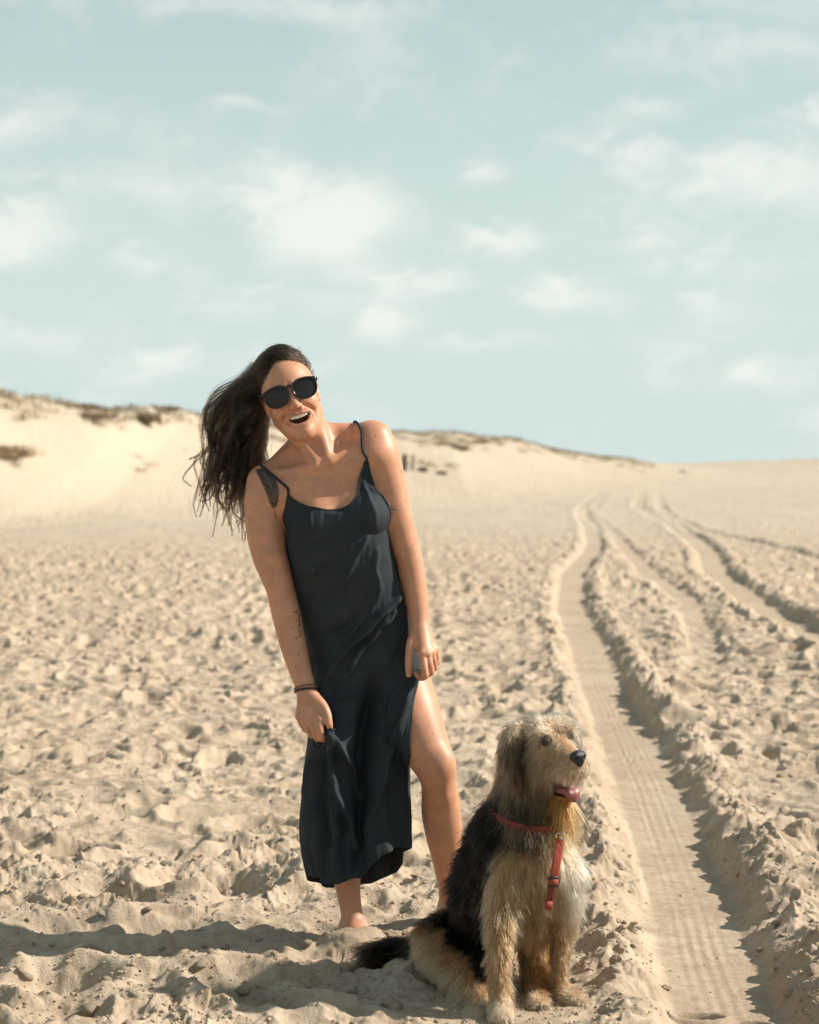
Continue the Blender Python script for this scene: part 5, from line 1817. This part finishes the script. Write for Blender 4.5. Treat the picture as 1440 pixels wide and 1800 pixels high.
CV = np.stack([Xg[:, None] + bx * ca[:, None] - by * sa[:, None], Yg[:, None] + bx * sa[:, None] + by * ca[:, None], Zg[:, None] + bv_[None, :, 2] * rr[:, None] + .25 * rr[:, None]], -1).reshape(-1, 3)
CF = (bf_[None] + (np.arange(len(Xg)) * len(bv_))[:, None, None]).reshape(-1, 3)
obj('sand_crumbs', mesh_np('sand_crumbs', CV, CF, smooth=False), beach, m_sand, kind='stuff')


def ray_ground(px, py, y0=20, y1=320):
    ys = np.linspace(y0, y1, 900)
    xs = (px - 720) / FPX * ys
    zr = CAMH - (py - HZN) / FPX * ys
    zt = sand_height(xs, ys, np.full(len(ys), .6), False)
    hit = np.where(zt >= zr)[0]
    i = hit[0] if len(hit) else int(np.argmin(zr - zt))
    return np.array([xs[i], ys[i], zt[i]])


def grass_mat(name, c0, c1):
    m, nt, b = new_mat(name)
    tc = N(nt.nodes, 'ShaderNodeTexCoord')
    nz = N(nt.nodes, 'ShaderNodeTexNoise', inp={'Scale': 1.6, 'Detail': 3.0})
    nt.links.new(tc.outputs['Object'], nz.inputs['Vector'])
    r = N(nt.nodes, 'ShaderNodeValToRGB')
    r.color_ramp.elements[0].position, r.color_ramp.elements[0].color = .35, (*c0, 1)
    r.color_ramp.elements[1].position, r.color_ramp.elements[1].color = .65, (*c1, 1)
    nt.links.new(nz.outputs['Fac'], r.inputs[0]); nt.links.new(r.outputs[0], b.inputs['Base Color'])
    b.inputs['Roughness'].default_value = .8
    b.inputs['Specular IOR Level'].default_value = .2
    return m


m_dry = grass_mat('dry_dune_grass', (.25, .185, .105), (.37, .29, .18))
m_brush = grass_mat('dune_brush', (.15, .115, .072), (.25, .195, .125))


def blades(base, n, h, spread, w, seed):
    """n bent grass blades from base points; returns V, F"""
    r = np.random.default_rng(seed)
    base = np.repeat(base, n, 0) + np.stack([r.normal(size=len(base) * n) * spread, r.normal(size=len(base) * n) * spread, np.zeros(len(base) * n)], 1)
    m = len(base)
    a = r.uniform(0, 6.28, m); hh = h * r.uniform(.5, 1.2, m); ln = r.uniform(.15, .6, m)
    dx, dy = np.cos(a), np.sin(a)
    V = np.zeros((m, 5, 3))
    for i, t in enumerate((0, .5)):
        c = base + np.stack([dx * ln * hh * t * t, dy * ln * hh * t * t, hh * t], 1)
        ww = w * (1 - .4 * t)
        V[:, 2 * i] = c + np.stack([-dy, dx, dx * 0], 1) * ww
        V[:, 2 * i + 1] = c - np.stack([-dy, dx, dx * 0], 1) * ww
    V[:, 4] = base + np.stack([dx * ln * hh, dy * ln * hh, hh * .92], 1)
    o = (np.arange(m) * 5)[:, None]
    F = np.concatenate([o + np.array([[0, 1, 3]]), o + np.array([[0, 3, 2]]), o + np.array([[2, 3, 4]])])
    return V.reshape(-1, 3), F


gx = rg.uniform(-30, 20, 9000); sgy = rg.uniform(-.52, .25, 9000)
yr = np.interp(gx, RIDGE[:, 0], RIDGE[:, 1])
gyy = yr * (1 + .48 * sgy)
msk = noise2(gx / 2.6, gyy / 5, 95) + .5 * noise2(gx / .9, gyy / 1.6, 96) + .9 * smooth01(-.42, -.06, sgy) - .55
sel = (msk > 0) & (np.abs(gx / gyy * FPX + 720 - 720) < 1100)
gx, gyy = gx[sel][:1500], gyy[sel][:1500]
gz = sand_height(gx, gyy, np.full(len(gx), .5), False)
V, F = blades(np.stack([gx, gyy, gz - .02], 1), 22, .22, .16, .010, 5)
obj('dune_grass', mesh_np('dune_grass', V, F), None, m_dry, kind='stuff', label='dry beach grass scattered along the dune crest')


def shrub(px, py, w, h, n, mat, label, name='dune_shrub', seed=1, group='brush on the dunes'):
    p = ray_ground(px, py)
    r = np.random.default_rng(seed)
    k = 26
    base = np.stack([r.normal(size=k) * w * .36, r.normal(size=k) * w * .36, r.random(k) * h * .25 - .03], 1)
    V, F = blades(base, n, h, w * .10, .012, seed)
    o = obj(name, None, label=label, category='shrub', group=group)
    o.location = p
    obj('foliage', mesh_np('foliage', V, F), o, mat)
    st = []
    for i in range(5):
        e = np.array([r.normal() * w * .3, r.normal() * w * .3, h * .5])
        st.append(tube_np(np.array([[0, 0, -.05], e * .5 + (0, 0, .03), e]), [.02, .014, .006], 6))
    vv, ff_ = join(st)
    obj('stem', quads_mesh('stem', vv, ff_), o, m_brush)


shrub(150, 712, .8, .17, 30, m_brush, 'dark brush clump at the very top of the left dune crest', seed=3)
shrub(158, 738, .8, .18, 30, m_brush, 'low dark brush clump a little below the left dune crest', seed=4)
shrub(261, 748, .55, .32, 30, m_brush, 'upright brown brush clump on the left dune nearest the blowing hair', seed=5)
shrub(283, 724, .8, .16, 30, m_brush, 'flat brush clump on the shoulder of the left dune crest', seed=6)
shrub(20, 808, 1.2, .30, 44, m_dry, 'sandy yellow grass mound at the left edge of the picture', seed=7)
shrub(744, 830, .22, .18, 26, m_brush, 'small brown brush tuft beside the far posts', seed=8)
shrub(775, 834, .2, .14, 26, m_brush, 'smaller reddish brush tuft right of the far posts', seed=9)
shrub(810, 792, .9, .25, 30, m_brush, 'brown brush patch high on the right dune above the far tufts', seed=10)
shrub(840, 780, .9, .22, 30, m_dry, 'pale grass patch on the crest of the right dune', seed=11)
# two weathered timbers standing in the sand far behind her shoulder
m_wood_d = plain('dark_weathered_wood', (.17, .135, .10), .85, noise=.6, scale=9, bump=.6)
m_wood_p = plain('pale_weathered_wood', (.50, .44, .35), .85, noise=.5, scale=9, bump=.6)


def post(px, py, h, w, mat, label, seed):
    p = ray_ground(px, py)
    r = np.random.default_rng(seed)
    o = obj('timber_post', None, label=label, category='post', group='timbers far behind her shoulder')
    o.location = p
    zs = np.linspace(-.2, h, 9)
    path = np.stack([r.normal(size=9) * w * .04 + zs * .03, r.normal(size=9) * w * .04, zs], 1)
    v1, f1 = tube_np(path, w * (1 - .12 * np.linspace(0, 1, 9)) * r.uniform(.93, 1.05, 9), 9)
    obj('shaft', quads_mesh('shaft', v1, f1), o, mat)
    v1, f1 = tube_np(np.array([path[-1] + (0, 0, -.04), path[-1] + (.01, 0, .03), path[-1] + (.015, 0, .06)]), [w * .95, w * .7, w * .25], 9)
    obj('broken_top', quads_mesh('broken_top', v1, f1), o, mat)


post(711, 828, .60, .13, m_wood_d, 'thick dark timber post partly hidden by her arm', 1)
post(726, 828, .58, .09, m_wood_p, 'slim pale timber post right of the dark one', 2)
